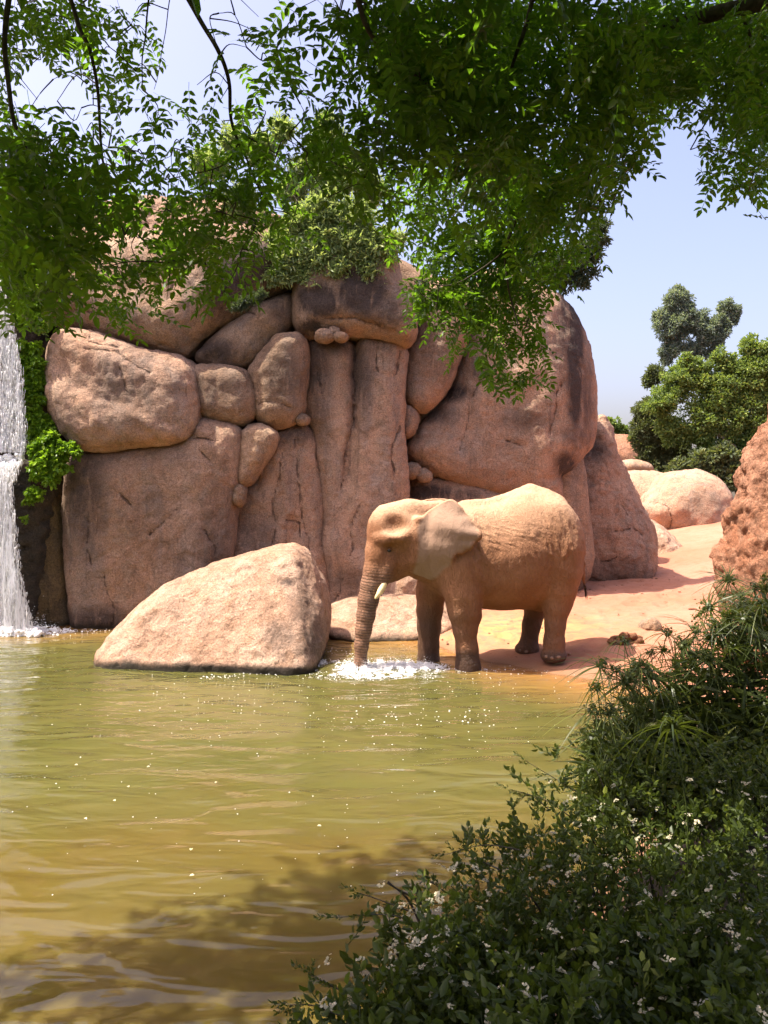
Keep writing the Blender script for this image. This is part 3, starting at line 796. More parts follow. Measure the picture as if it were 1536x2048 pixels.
# trunk of the body: ellipses along its length (px, top, bottom, half width)
st = catmull([(862, 1045, 1135, .22), (886, 1014, 1185, .42), (920, 1007, 1208, .52), (960, 1006, 1216, .59), (1000, 998, 1219, .64), (1030, 982, 1219, .67),
              (1060, 975, 1217, .66), (1090, 979, 1208, .61), (1120, 996, 1190, .53), (1144, 1020, 1165, .42), (1160, 1047, 1135, .28), (1167, 1080, 1105, .10)], 6)
sx = (st[:, 0] - CX) / FPX * YC(st[:, 0])
zt = EYE - (st[:, 1] - HOR) / FPX * YC(st[:, 0]); zb = EYE - (st[:, 2] - HOR) / FPX * YC(st[:, 0])
xx = EX[:, 0, 0]
zc_, hh, ww, yc_ = [np.interp(xx, sx, a_)[:, None, None].astype(np.float32) for a_ in ((zt + zb) / 2, (zt - zb) / 2, st[:, 3], YC(st[:, 0]))]
over = (np.maximum(sx[0] - xx, 0) + np.maximum(xx - sx[-1], 0))[:, None, None].astype(np.float32)
qz = (EZ - zc_) / hh
qy = (EY - yc_) / (ww * (1 - 0.22 * np.clip(qz, 0, 1)))
q = (np.abs(qz) ** 2.15 + np.abs(qy) ** 2.15) ** (1 / 2.15)
d = (q - 1) * np.minimum(hh, ww) * 0.92
d = np.maximum(d, 0) * 0 + np.where(over > 0, np.sqrt(np.maximum(d, 0) ** 2 + over ** 2), d)
blend((slice(None),) * 3, d.astype(np.float32), 0.05)
del q, qz, qy, d
# hips, shoulders, backbone
ell(1112, 1075, 11.78, .36, .26, .52, .22, rot=0.15)
ell(1112, 1075, 12.42, .36, .26, .50, .20, rot=0.15)
ell(918, 1105, 11.62, .30, .22, .52, .2)
ell(910, 1105, 12.24, .30, .22, .50, .2)
chain([(930, 1012, 11.93, .06), (1000, 1004, 11.99, .06), (1060, 983, 12.04, .07), (1120, 1003, 12.08, .06)], .12)
ell(1085, 1205, 12.05, .16, .13, .13, .12)
# near hind leg, far hind leg
chain([(1118, 1100, 11.80, .34), (1122, 1140, 11.80, .30), (1118, 1180, 11.79, .245), (1114, 1212, 11.78, .19), (1110, 1250, 11.77, .142), (1108, 1285, 11.77, .140), (1108, 1300, 11.77, .155)], .10)
ell(1107, 1312, 11.75, .195, .185, .11, .07)
chain([(1096, 1110, 12.40, .30), (1088, 1160, 12.41, .26), (1072, 1212, 12.42, .17), (1063, 1250, 12.43, .130), (1058, 1282, 12.43, .145)], .10)
ell(1054, 1298, 12.42, .195, .175, .12, .07)
# near fore leg, far fore leg
chain([(922, 1130, 11.64, .31), (925, 1187, 11.62, .258), (927, 1221, 11.61, .218), (930, 1258, 11.61, .160), (934, 1298, 11.61, .150), (936, 1330, 11.61, .165), (937, 1352, 11.60, .18)], .10)
chain([(942, 1205, 11.66, .13), (950, 1232, 11.66, .085), (944, 1252, 11.64, .07)], .08)
chain([(866, 1130, 12.22, .25), (861, 1187, 12.26, .215), (859, 1221, 12.27, .192), (858, 1255, 12.28, .165), (857, 1290, 12.28, .148), (857, 1320, 12.28, .155), (857, 1345, 12.28, .17)], .10)
# neck and head
chain([(815, 1072, 11.80, .40), (850, 1088, 11.84, .44), (905, 1098, 11.93, .50)], .14)
chain([(848, 1120, 11.85, .30), (905, 1140, 11.93, .40)], .14)
ell(799, 1060, 11.79, .43, .33, .385, .10)
chain([(775, 1034, 11.78, .17), (820, 1024, 11.80, .16), (878, 1020, 11.88, .15)], .14)
ell(772, 1055, 11.78, .27, .27, .265, .12)
chain([(768, 1072, 11.77, .245), (759, 1108, 11.74, .215), (753, 1140, 11.72, .19), (744, 1170, 11.70, .165), (736.5, 1200, 11.68, .150), (732, 1230, 11.67, .134),
       (727, 1260, 11.66, .117), (723, 1290, 11.66, .102), (721, 1325, 11.66, .088), (723, 1352, 11.66, .095)], .06)
ell(806, 1104, 11.80, .25, .27, .31, .14)
chain([(812, 1118, 11.80, .19), (792, 1142, 11.78, .12), (781, 1157, 11.77, .06)], .10)
for sgn in (-1, 1):
    chain([(785, 1112, 11.78 + sgn * .16, .13), (766, 1164, 11.76 + sgn * .15, .085)], .08)
    chain([(756, 1078, 11.78 + sgn * .20, .075), (775, 1076, 11.78 + sgn * .28, .085), (800, 1072, 11.79 + sgn * .31, .10), (828, 1070, 11.80 + sgn * .30, .10)], .08)   # brow
    ell(790, 1048, 11.79 + sgn * .40, .16, .13, .15, .10, cut=True)        # hollow of the temple
    ell(779, 1100, 11.78 + sgn * .30, .06, .07, .05, .06, cut=True)      # eye socket
    ell(795, 1112, 11.80 + sgn * .40, .17, .13, .16, .12, cut=True)         # hollow cheek
    chain([(838, 1040, 11.80 + sgn * .33, .06), (833, 1080, 11.80 + sgn * .34, .05), (830, 1120, 11.80 + sgn * .30, .05)], .08)
# ears: curved slabs
def ear(pts, Y0, Yfun, th, k):
    Pw = chaikin([W(x, y, Y0)[[0, 2]] for x, y in pts], 2)
    lo, hi = Pw.min(0), Pw.max(0)
    sl_ = box_of((lo[0], Y0 - .45, lo[1]), (hi[0], Y0 + .45, hi[1]), 0.12)
    X, Yv, Z = sub_xyz(sl_)
    X2, Z2_ = np.meshgrid(X[:, 0, 0], Z[0, 0], indexing='ij')
    d2 = poly_sdf(X2, Z2_, Pw)
    ys_ = Yfun(X2, Z2_, d2)
    dy = np.abs(Yv - ys_[:, None, :]) * 0.85 - th
    D = np.broadcast_to(d2[:, None, :], dy.shape) + th
    dd = np.minimum(np.maximum(D, dy), 0) + np.sqrt(np.maximum(D, 0) ** 2 + np.maximum(dy, 0) ** 2) - 0.008
    blend(sl_, dd.astype(np.float32), k)
EAR = [(866, 1014), (884, 1002), (903, 995), (918, 1005), (929, 1020), (940, 1036), (952, 1050), (962, 1065), (959, 1077), (948, 1086), (944, 1099), (931, 1103), (925, 1108), (911, 1108), (906, 1123),
       (904, 1134), (889, 1141), (881, 1153), (870, 1161), (851, 1169), (837, 1168), (826, 1160), (821, 1148), (826, 1133), (831, 1118), (834, 1095), (833, 1075), (831, 1055), (838, 1040), (852, 1025)]
x_at = lambda px: (px - CX) / FPX * 11.4
z_at = lambda py: EYE - (py - HOR) / FPX * 11.4
def ear_y(X, Z, d2):
    u = np.clip((X - x_at(832)) / (x_at(962) - x_at(832)), 0, 1.1)
    w = (Z - z_at(1075)) / 0.6
    y = 11.47 - 0.20 * np.sin(np.clip(u * 1.5, 0, 1) * np.pi / 2) + 0.10 * np.clip(u - 0.6, 0, 1) ** 1.3 - 0.05 * np.clip(u - .2, 0, 1)
    y = y + 0.30 * np.clip(w - 0.2, 0, 1.3) ** 1.3 + 0.34 * np.clip(-w - 0.15, 0, 1.4) ** 1.4
    y = y + 0.030 * np.sin(8 * w + 5 * u) * u + 0.02 * np.sin(20 * w * 1.0 + 2.5) * np.clip(u - 0.6, 0, 1) * 2.2
    y = y + 0.05 * np.exp(-((u - 0.16 - 0.1 * w) / 0.07) ** 2)
    return y
ear(EAR, 11.4, ear_y, 0.020, 0.035)
far_ear = [(815, 1010), (835, 1000), (865, 995), (905, 997), (935, 1020), (950, 1060), (930, 1100), (880, 1140), (840, 1130), (830, 1060)]
ear(far_ear, 12.2, lambda X, Z, d2: 12.16 + 0.14 * np.clip((X - x_at(832)) / 0.5, 0, 1) - 0.25 * np.clip(Z - z_at(1040), 0, 1), 0.022, 0.035)
# tail
chain([(1156, 1070, 12.13, .075), (1162, 1100, 12.15, .05), (1165, 1130, 12.17, .034), (1167, 1155, 12.18, .026), (1170, 1176, 12.18, .020)], .05)
EF[:, :, 0] = 1; EF[0] = 1; EF[-1] = 1; EF[:, 0] = 1; EF[:, -1] = 1; EF[:, :, -1] = 1
Ve, Qe = surface_nets(EF, e_lo, VX)
del EF
# smooth the grid steps away a little
for _ in range(2):
    acc = np.zeros_like(Ve); cn = np.zeros(len(Ve), np.float32)
    for k in range(4):
        np.add.at(acc, Qe[:, k], Ve[Qe[:, (k + 1) % 4]]); np.add.at(cn, Qe[:, k], 1)
    Ve = 0.5 * Ve + 0.5 * acc / cn[:, None]
Ne = vnormals(Ve, Qe)
PX = Ve[:, 0] / Ve[:, 1] * FPX + CX
PY = HOR - (Ve[:, 2] - EYE) / Ve[:, 1] * FPX
# masks of the skin
earm = np.clip(-poly_sdf(Ve[:, 0] / Ve[:, 1] * 11.4, EYE + (Ve[:, 2] - EYE) / Ve[:, 1] * 11.4, chaikin([W(x, y, 11.4)[[0, 2]] for x, y in EAR], 1)) / 0.05, 0, 1) * (Ve[:, 1] < 11.62)
trk = np.clip((PY - 1120) / 40, 0, 1) * np.clip((792 - PX) / 12, 0, 1)
leg = np.clip((PY - 1195) / 60, 0, 1) * (PX > 800)
fold = np.clip(1 - trk - earm, 0, 1)
side = fold * np.clip((PY - 985) / 40, 0, 1)
# folds: thin ridges whose direction follows the body
fa = fbm(np.stack([Ve[:, 0] * 9 + Ve[:, 2] * 3, Ve[:, 1] * 5, Ve[:, 2] * 3.2 - Ve[:, 0] * 1.2], 1), 2, 0.5, True)
fb = fbm(np.stack([Ve[:, 0] * 3, Ve[:, 1] * 4, Ve[:, 2] * 11 + Ve[:, 0] * 4], 1), 2, 0.5, True)
flank = np.exp(-(((PX - 1010) / 70) ** 2 + ((PY - 1070) / 28) ** 2))
rump = np.exp(-(((PX - 1120) / 45) ** 2 + ((PY - 1090) / 70) ** 2))
should = np.exp(-(((PX - 965) / 26) ** 2 + ((PY - 1100) / 50) ** 2))
dsp = 0.017 * (fa - 0.5) * (rump + should + 0.25) * fold + 0.016 * (fb - 0.5) * flank * fold
dsp = dsp + 0.010 * fbm(Ve * 2.6, 2) * fold * np.clip((1300 - PY) / 40, 0, 1)
ringz = Ve[:, 2] + 0.10 * Ve[:, 0]
dsp = dsp - 0.0045 * trk * np.clip(np.sin(ringz * 2 * np.pi / 0.052 + 1.3 * perlin(Ve * 6)) - 0.2, 0, 1)
dsp = dsp + 0.003 * fbm(Ve * 9, 2)
Ve = Ve + Ne * dsp[:, None]

m, nt, b = nodes_of('elephant_skin')
g = NT(nt)
co = g.coord()
n1 = g.noise(co, 2.3, 6, 0.62, 0.3); n2 = g.noise(co, 14, 6, 0.7); n3 = g.noise(co, 70, 3, 0.7)
c = g.mix(g.ramp(n1, [(0.38, 0.0), (0.62, 1.0)]), (0.245, 0.105, 0.045), (0.31, 0.148, 0.072))
c = g.mix(g.ramp(n2, [(0.48, 0.0), (0.72, 0.6)]), c, (0.25, 0.11, 0.052))
c = g.mix(g.math('MULTIPLY', g.attr('top'), 0.9), c, (0.58, 0.375, 0.225))  # paler upper skin: sunlight on the back painted into the colour
c = g.mix(g.math('MULTIPLY', g.attr('ear'), 0.8), c, (0.27, 0.185, 0.13))
c = g.mix(g.math('MULTIPLY', g.attr('legm'), g.ramp(n1, [(0.35, 0.3), (0.6, 0.75)])), c, (0.13, 0.068, 0.040))
c = g.mix(g.math('MULTIPLY', g.attr('wetm'), 0.8), c, (0.045, 0.028, 0.020))
c = g.mix(g.math('MULTIPLY', g.attr('trk'), 0.55), c, (0.25, 0.15, 0.10))
rz = g.attr('ringz')
sn = g.math('SINE', g.math('ADD', g.math('MULTIPLY', rz, 2 * math.pi / 0.042), g.math('MULTIPLY', n1, 9.0)))
ring = g.math('MULTIPLY', g.ramp(sn, [(0.45, 0.0), (0.95, 1.0)]), g.attr('trk'))
c = g.mix(g.math('MULTIPLY', ring, 0.62), c, (0.07, 0.04, 0.03))  # groove shade of the trunk rings painted as dark bands
cr1 = g.noise(g.coord((1.0, 1, 0.28), (0, 0.5, 0)), 15, 4, 0.55, 1.0)
cr2 = g.noise(g.coord((0.35, 1, 1.0), (0, -0.25, 0)), 18, 4, 0.55, 1.0)
crw = g.math('MAXIMUM', g.ramp(cr1, [(0.44, 0.0), (0.50, 1.0), (0.56, 0.0)]), g.math('MULTIPLY', g.ramp(cr2, [(0.45, 0.0), (0.50, 1.0), (0.55, 0.0)]), g.attr('flank')))
crw = g.math('MULTIPLY', crw, g.math('SUBTRACT', 1.0, g.math('MULTIPLY', g.attr('ear'), 0.85)))
c = g.mix(g.math('MULTIPLY', crw, 0.13), c, (0.09, 0.04, 0.02))  # creases darkened: dirt, plus fold shade put into the skin colour
c = g.mix(0.2, c, g.ramp(n3, [(0.3, 0.34), (0.7, 0.66)]), 'OVERLAY')
g.L(c, b.inputs['Base Color'])
g.L(g.math('SUBTRACT', 0.88, g.math('MULTIPLY', g.attr('wetm'), 0.45)), b.inputs['Roughness'])
b.inputs['Specular IOR Level'].default_value = 0.3
# net of fine wrinkles
def wr(scale, rot, sc):
    v = g.n('ShaderNodeTexVoronoi', feature='DISTANCE_TO_EDGE'); v.inputs['Scale'].default_value = scale
    g.L(g.coord(sc, rot), v.inputs['Vector'])
    return g.ramp(v.outputs['Distance'], [(0.0, 0.0), (0.16, 1.0)])
nm = g.bump(g.math('MULTIPLY', wr(30, (0, 0.5, 0), (1.6, 1, 0.6)), g.math('SUBTRACT', 1.0, g.math('MULTIPLY', g.attr('ear'), 0.85))), 0.5, 0.012)
nm = g.bump(g.math('MULTIPLY', g.noise(g.coord((1.3, 1, 0.35), (0, 0.45, 0)), 34, 3, 0.6, 1.0), g.math('SUBTRACT', 1.0, g.math('MULTIPLY', g.attr('ear'), 0.7))), 0.8, 0.024, nm)
nm = g.bump(n2, 0.4, 0.015, nm)
nm = g.bump(g.math('MULTIPLY', g.noise(g.coord((1, 1, 0.5), (0, -0.6, 0)), 5.5, 5, 0.6, 1.0), g.attr('ear')), 0.5, 0.03, nm)
nm = g.bump(g.math('SUBTRACT', 1.0, ring), 0.8, 0.012, nm)
nm = g.bump(g.math('SUBTRACT', 1.0, crw), 0.45, 0.02, nm)
g.L(nm, b.inputs['Normal'])
SKIN = m
lit_topm = np.clip((Ne[:, 2] - 0.1) * 1.4, 0, 1) * np.clip((1120 - PY) / 60, 0, 1)  # mask for the sunlight painted on head and back
wetm = np.clip((PY - 1296) / 14, 0, 1) * (PX > 800)
wetm = np.maximum(wetm, np.clip((PY - 1150) / 40, 0, 1) * (PX < 800) * np.clip((PX - (732 - (PY - 1200) * 0.1)) / 12, 0, 1) * 0.7)
wetm = np.maximum(wetm, 0.7 * np.clip((PY - 1190) / 50, 0, 1) * (Ve[:, 1] > 12.05) * (PX > 820) * (PX < 1090))
eleph = empty('elephant', (1.2, 11.9, 0.0), 'dusty reddish elephant standing in the shallows with its trunk in the water', 'elephant')
bd = link('body', mesh('body', Ve - np.array([1.2, 11.9, 0.0]), Qe, True,
     {'ear': earm, 'trk': trk, 'legm': leg, 'top': lit_topm, 'wetm': wetm, 'ringz': ringz, 'flank': np.clip(flank * 1.6 + 0.15, 0, 1)}), SKIN, eleph)
def skin_pt(px, py, far=False):
    k = np.argmin((PX - px) ** 2 + (PY - py) ** 2 + (0 if far else 40 * np.maximum(Ve[:, 1] - 11.75, 0) ** 2 * 100))
    return Ve[k]
OFS = np.array([1.2, 11.9, 0.0])
def ball(c, r, seg=12, sq=(1, 1, 1)):
    import bmesh
    bm = bmesh.new(); bmesh.ops.create_icosphere(bm, subdivisions=2, radius=1.0)
    V_ = np.array([v.co[:] for v in bm.verts]) * np.asarray(sq) * r + c
    F_ = np.array([[v.index for v in f.verts] for f in bm.faces]); bm.free()
    return V_, F_
EYEM = plain('dark_eye', (0.02, 0.012, 0.008), 0.15, 0.2, 30, 0.6, 0.0)
TUSKM = plain('worn_ivory', (0.85, 0.66, 0.34), 0.45, 0.2, 25, 0.4, 0.2, 0.003)
HAIRM = plain('dark_hair', (0.05, 0.028, 0.02), 0.8)
NAILM = plain('toenail', (0.20, 0.13, 0.09), 0.6)
p = skin_pt(779, 1100)
Vb, Fb = ball(p - OFS + np.array([0, 0.008, 0]), 0.036)
link('eye', mesh('eye', Vb, Fb), EYEM, eleph)
bagl = Bag()
tv, tq = tube(catmull([p - OFS + np.array(o) for o in ((-.045, .005, -.004), (-.015, -.012, .022), (.02, -.010, .02), (.05, .01, -.008))], 4), [0.004] + [0.012] * 11 + [0.004], 6)
bagl.add(tv, tq)
link('eyelid', bagl.mesh('eyelid'), SKIN, eleph)
for nm_, yy_ in (('tusk', 11.60), ('tusk', 11.915)):
    path = catmull([W(770, 1160, yy_), W(765, 1174, yy_ - 0.05), W(758, 1187, yy_ - 0.08), W(750, 1198, yy_ - 0.09)], 5)
    tv, tq = tube(path - OFS, np.interp(np.linspace(0, 1, len(path)), [0, .5, .9, 1], [.052, .050, .026, .006]), 10)
    link(nm_, mesh(nm_, tv, tq), TUSKM, eleph)
bag = Bag()
for k in range(26):
    t_ = random.uniform(0, 0.5)
    a_ = W(1168 + 2.5 * t_, 1165 + 16 * t_, 12.18) + np.random.default_rng(k).normal(size=3) * 0.008
    e_ = W(1172 + random.uniform(-2, 4), 1196 + random.uniform(-8, 4), 12.18)
    tv, tq = tube([a_ - OFS, (a_ + e_) / 2 - OFS + np.array([random.gauss(0, .01), 0, 0]), e_ - OFS], [0.004, 0.0035, 0.001], 4)
    bag.add(tv, tq)
link('tail_tuft', bag.mesh('tail_tuft'), HAIRM, eleph)
for (fx, fy) in ((1092, 1314), (1104, 1316), (1116, 1315), (1040, 1301), (1052, 1303)):
    k = np.argmin((PX - fx) ** 2 + (PY - fy) ** 2 + 3000 * (Ve[:, 1] - Ve[(np.abs(PX - fx) < 6) & (np.abs(PY - fy) < 6), 1].min()) ** 2)
    Vb, Fb = ball(Ve[k] - OFS, 1.0, sq=(0.030, 0.012, 0.024))
    link('toenail', mesh('toenail', Vb, Fb), NAILM, eleph)

# ------------------------------------------------------------------ foliage helpers
def blade(L, w, fold=0.15, droop=0.12):
    """one leaf: base at 0, along +x, two halves folded on the midrib"""
    V = [(0, 0, 0), (L * .32, w / 2, fold * w), (L * .72, w * .40, fold * w - droop * L * .5), (L, 0, -droop * L),
         (L * .72, -w * .40, fold * w - droop * L * .5), (L * .32, -w / 2, fold * w)]
    return np.array(V), np.array([(0, 1, 2, 3), (0, 3, 4, 5)])
def rotm(axis, ang):
    return np.array(Matrix.Rotation(ang, 3, Vector(axis)))
def compound(L=0.19, pairs=7, ll=0.045, lw=0.018, seed=0, simple=False):
    """pinnate leaf: a drooping rachis with paired leaflets"""
    r = np.random.default_rng(seed)
    V, F, n = [], [], 0
    tt = np.linspace(0, 1, 6)
    px_ = np.stack([tt * L, 0.012 * np.sin(tt * 3 + seed), -0.25 * L * tt ** 2], 1)
    w = 0.0011
    rv = np.concatenate([px_ + (0, w, 0), px_ - (0, w, 0)])
    V.append(rv); F.append(np.array([(i, i + 1, i + 7, i + 6) for i in range(5)])); n += 12
    def pos(t): return np.array([np.interp(t, tt, px_[:, k]) for k in range(3)])
    for i in range(pairs):
        t = 0.22 + 0.74 * i / (pairs - 1)
        s_ = 1 - 0.35 * abs(t - 0.55) * 1.6
        for sgn in (-1, 1):
            if r.random() < 0.05: continue
            bv, bf = blade(ll * s_ * r.uniform(.85, 1.1), lw * s_ * r.uniform(.9, 1.1), .18, r.uniform(.05, .25))
            if simple: bf = np.array([(0, 1, 3, 5)])
            M = rotm((0, 0, 1), sgn * math.radians(r.uniform(52, 72))) @ rotm((0, 1, 0), r.uniform(-.05, .35)) @ rotm((1, 0, 0), r.uniform(-.5, .5))
            V.append(bv @ M.T + pos(t)); F.append(bf + n); n += 6
    bv, bf = blade(ll, lw); V.append(bv + pos(1.0)); F.append(bf + n); n += 6
    return np.concatenate(V), np.concatenate(F)
def frames(D, roll):
    """matrices whose x axis is D, rolled about it"""
    D = D / np.linalg.norm(D, axis=1)[:, None]
    up = np.tile(np.array([0., 0, 1]), (len(D), 1))
    Yv = np.cross(up, D); l = np.linalg.norm(Yv, axis=1)[:, None]
    Yv = np.where(l > 1e-3, Yv / np.maximum(l, 1e-6), np.array([0, 1., 0]))
    Zv = np.cross(D, Yv)
    c, s_ = np.cos(roll)[:, None], np.sin(roll)[:, None]
    return np.stack([D, Yv * c + Zv * s_, -Yv * s_ + Zv * c], 2)
def scatter(tV, tF, Pn, M, sc):
    V = np.einsum('nij,vj->nvi', M * np.asarray(sc)[:, None, None], tV) + Pn[:, None]
    F = tF[None] + (np.arange(len(Pn)) * len(tV))[:, None, None]
    return V.reshape(-1, 3), F.reshape(-1, tF.shape[1])
def put_parts(name, me, mat, parent, Pn, M, sc, base):
    for k in range(len(Pn)):
        o = bpy.data.objects.new(name, me)
        m4 = Matrix([[*(M[k][i] * sc[k]), Pn[k][i] - base[i]] for i in range(3)] + [[0, 0, 0, 1]])
        o.matrix_local = m4
        o.parent = parent
        S.collection.objects.link(o)
    if len(me.materials) == 0: me.materials.append(mat)

# ------------------------------------------------------------------ far trees and shrubs
def far_tree(name, label, cat, Y, blobs, mat, bark, leafsz, n, trunk=None, limbs=(), dens=None, yr=0.6, elong=1.0, sprig=None, group=None):
    base = np.array([*(W(*trunk[0], Y)[:2] if trunk else W(blobs[0][0], 1000, Y)[:2]), 0.0])
    t_ = empty(name, base, label, cat, group)
    r = np.random.default_rng(len(label))
    P_, D_ = [], []
    area = np.array([b_[2] ** 2 for b_ in blobs], float); area /= area.sum()
    for (bx, by, br), a_ in zip(blobs, area):
        k = int(n * a_)
        R_ = br / FPX * Y
        # a blob is a handful of smaller clumps: light and dark, with gaps
        nc = max(6, int(14 + br * 0.7))
        cd = r.normal(size=(nc, 3)); cd /= np.linalg.norm(cd, axis=1)[:, None]
        cc = W(bx, by, Y) + cd * np.array([R_, R_ * yr, R_]) * (r.uniform(.35, .92, nc))[:, None]
        ci = r.integers(0, nc, k)
        v = r.normal(size=(k, 3)); v /= np.linalg.norm(v, axis=1)[:, None]
        rr = R_ * 0.27 * (r.uniform(0, 1, k) ** 0.45)[:, None]
        p = cc[ci] + v * rr * np.array([1, 1, .8])
        P_.append(p); D_.append(v * 0.8 + np.array([0, 0, .15]) + r.normal(size=(k, 3)) * .5)
    P_, D_ = np.concatenate(P_), np.concatenate(D_)
    bv, bf = sprig if sprig is not None else blade(leafsz, leafsz * .55 / elong, .2, .2)
    V_, F_ = scatter(bv, bf, P_ - base, frames(D_, r.uniform(-1.5, 1.5, len(P_))), r.uniform(.7, 1.3, len(P_)))
    link('crown' if cat == 'tree' else 'foliage', mesh('crown', V_, F_, False), mat, t_)
    if trunk:
        pth = catmull([W(x, y, Y + 0.3) for x, y in trunk[:-1]], 6)
        tv, tq = tube(pth - base, np.linspace(trunk[-1][0], trunk[-1][1], len(pth)) / FPX * Y, 8)
        link('trunk', mesh('trunk', tv, tq), bark, t_)
    for lb in limbs:
        pth = catmull([W(x, y, Y - 0.2) for x, y in lb[:-1]], 5)
        tv, tq = tube(pth - base, np.linspace(lb[-1][0], lb[-1][1], len(pth)) / FPX * Y, 6)
        link('limb', mesh('limb', tv, tq), bark, t_)
    return t_
def tuft(L, w, n, seed):
    r = np.random.default_rng(seed); V, F = [], []
    for i in range(n):
        bv, bf = blade(L * r.uniform(.7, 1.1), w, .15, .2)
        d = np.array([r.uniform(.2, 1), *r.normal(size=2) * .7])
        M = frames(d[None], np.array([r.uniform(-1, 1)]))[0]
        V.append(bv @ M.T + np.array([i * L * .12, 0, 0])); F.append(bf + 6 * i)
    return np.concatenate(V), np.concatenate(F)

far_tree('gum_tree', 'tall blue green gum tree rising above all the other far trees', 'tree', 58,
         [(1352, 610, 34), (1345, 650, 42), (1375, 640, 34), (1410, 655, 34), (1455, 625, 26), (1440, 655, 30), (1345, 700, 26), (1420, 690, 30), (1385, 700, 22), (1360, 590, 20), (1335, 720, 14), (1390, 740, 14), (1322, 640, 18)],
         LEAF_EUC, BARK, 0.22, 40000, [(1425, 960), (1418, 820), (1405, 760), (1400, 700), (1392, 650), (6, 3)],
         [[(1410, 790), (1380, 730), (1355, 680), (1345, 620), (3, 1.2)], [(1408, 770), (1430, 710), (1450, 650), (2.6, 1)]], elong=1.6)
far_tree('broad_tree', 'broad bright green tree with forked pale trunk beside the red rock', 'tree', 38,
         [(1360, 760, 42), (1330, 800, 42), (1395, 740, 30), (1420, 790, 52), (1480, 760, 56), (1530, 740, 60), (1500, 700, 30), (1445, 720, 26), (1340, 860, 34), (1400, 850, 52), (1460, 840, 52), (1520, 830, 56), (1420, 900, 40), (1372, 720, 22), (1580, 800, 70), (1500, 880, 44), (1560, 720, 50)],
         LEAF_TREE, BARK_PALE, 0.14, 70000, [(1500, 990), (1490, 930), (1470, 895), (1450, 870), (1440, 820), (9, 4)],
         [[(1488, 925), (1500, 880), (1515, 840), (5, 2)], [(1470, 895), (1440, 872), (1415, 850), (4.5, 1.5)], [(1450, 872), (1465, 840), (1470, 800), (4, 1.5)]])
far_tree('round_tree', 'dull dark green bushy tree left of the bright broad one', 'tree', 40,
         [(1300, 825, 34), (1285, 850, 26), (1320, 860, 40), (1345, 890, 40), (1300, 895, 34), (1350, 920, 34), (1310, 925, 34), (1275, 880, 18), (1385, 925, 30), (1310, 750, 22), (1300, 762, 14)],
         LEAF_PINE, BARK, 0.19, 30000, [(1330, 960), (1328, 900), (1320, 850), (5, 3)], elong=1.8)
far_tree('shrub', 'deep shaded undergrowth beneath the trunk of the broad tree', 'shrub', 37,
         [(1400, 935, 40), (1440, 930, 44), (1480, 940, 44), (1520, 930, 50), (1440, 960, 40), (1560, 950, 60), (1360, 945, 30)],
         LEAF_PINE, BARK, 0.22, 16000)
far_tree('shrub', 'pale thin shrub in the gap beside the wall of boulders', 'shrub', 48,
         [(1222, 850, 18), (1245, 862, 16), (1262, 878, 14), (1230, 905, 14), (1262, 912, 14), (1245, 925, 12), (1215, 880, 16)],
         LEAF_TREE, BARK, 0.22, 2600)
# shrubs on the ledges of the wall
LS = tuft(0.13, 0.032, 7, 2)
far_tree('ledge_shrub', 'silvery green shrub spreading over the capstone above the pillar', 'shrub', 15.6,
         [(560, 530, 36), (600, 500, 44), (650, 490, 50), (700, 490, 52), (750, 500, 40), (680, 540, 36), (740, 545, 30), (620, 545, 30), (780, 480, 26), (560, 490, 30), (540, 550, 18), (650, 430, 46), (710, 430, 40), (600, 440, 34)],
         LEAF_LEDGE, BARK, 0.1, 5200, sprig=LS, yr=0.5)
far_tree('ledge_shrub', 'tall grey green shrub growing up behind the silvery one', 'shrub', 16.6,
         [(660, 370, 44), (700, 340, 40), (620, 340, 34), (660, 290, 34), (740, 380, 34), (580, 380, 34), (520, 300, 34), (460, 280, 30), (560, 260, 26), (650, 240, 22), (480, 400, 34), (420, 330, 36)],
         LEAF_LEDGE, BARK, 0.1, 3400, sprig=LS, yr=0.5)
far_tree('ledge_shrub', 'dark bluish shrub on the top edge of the great right rock', 'shrub', 17.6,
         [(1100, 540, 34), (1140, 530, 36), (1170, 510, 30), (1190, 480, 24), (1130, 560, 24), (1165, 560, 16), (1185, 545, 10), (1060, 540, 34), (1200, 450, 16), (1010, 560, 30)],
         LEAF_LEDGE_D, BARK, 0.1, 2000, sprig=LS, yr=0.5)
far_tree('ledge_shrub', 'tuft of dry grass trailing in the joint above the slanting slab', 'shrub', 15.1,
         [(475, 612, 8), (490, 605, 9), (508, 598, 9), (522, 590, 8), (465, 616, 5)], LEAF_LEDGE_D, BARK, 0.1, 260, sprig=tuft(.09, .012, 7, 3), yr=0.5)
# hanging plants beside the waterfall
IV = tuft(0.085, 0.045, 7, 5)
far_tree('hanging_plant', 'bright green fern clump bulging beside the fall at the ledge', 'plant', 14.75,
         [(75, 900, 22), (100, 890, 24), (120, 905, 22), (90, 925, 26), (120, 930, 20), (75, 945, 18), (105, 955, 18), (140, 895, 12), (150, 905, 10)], LEAF_IVY, BARK, .1, 900, sprig=IV, yr=0.7)
far_tree('hanging_plant', 'long green creeper running down the rock beside the fall', 'plant', 14.95,
         [(47, 600, 18), (64, 610, 16), (72, 645, 16), (82, 655, 12), (47, 690, 14), (52, 730, 18), (64, 745, 19), (74, 765, 16), (52, 760, 16), (57, 790, 16), (74, 800, 14), (67, 830, 16), (82, 850, 18), (97, 862, 15), (72, 870, 16), (42, 570, 19), (62, 580, 14), (70, 700, 13), (75, 725, 12), (40, 640, 12)],
         LEAF_IVY, BARK, .1, 2300, sprig=IV, yr=0.5)
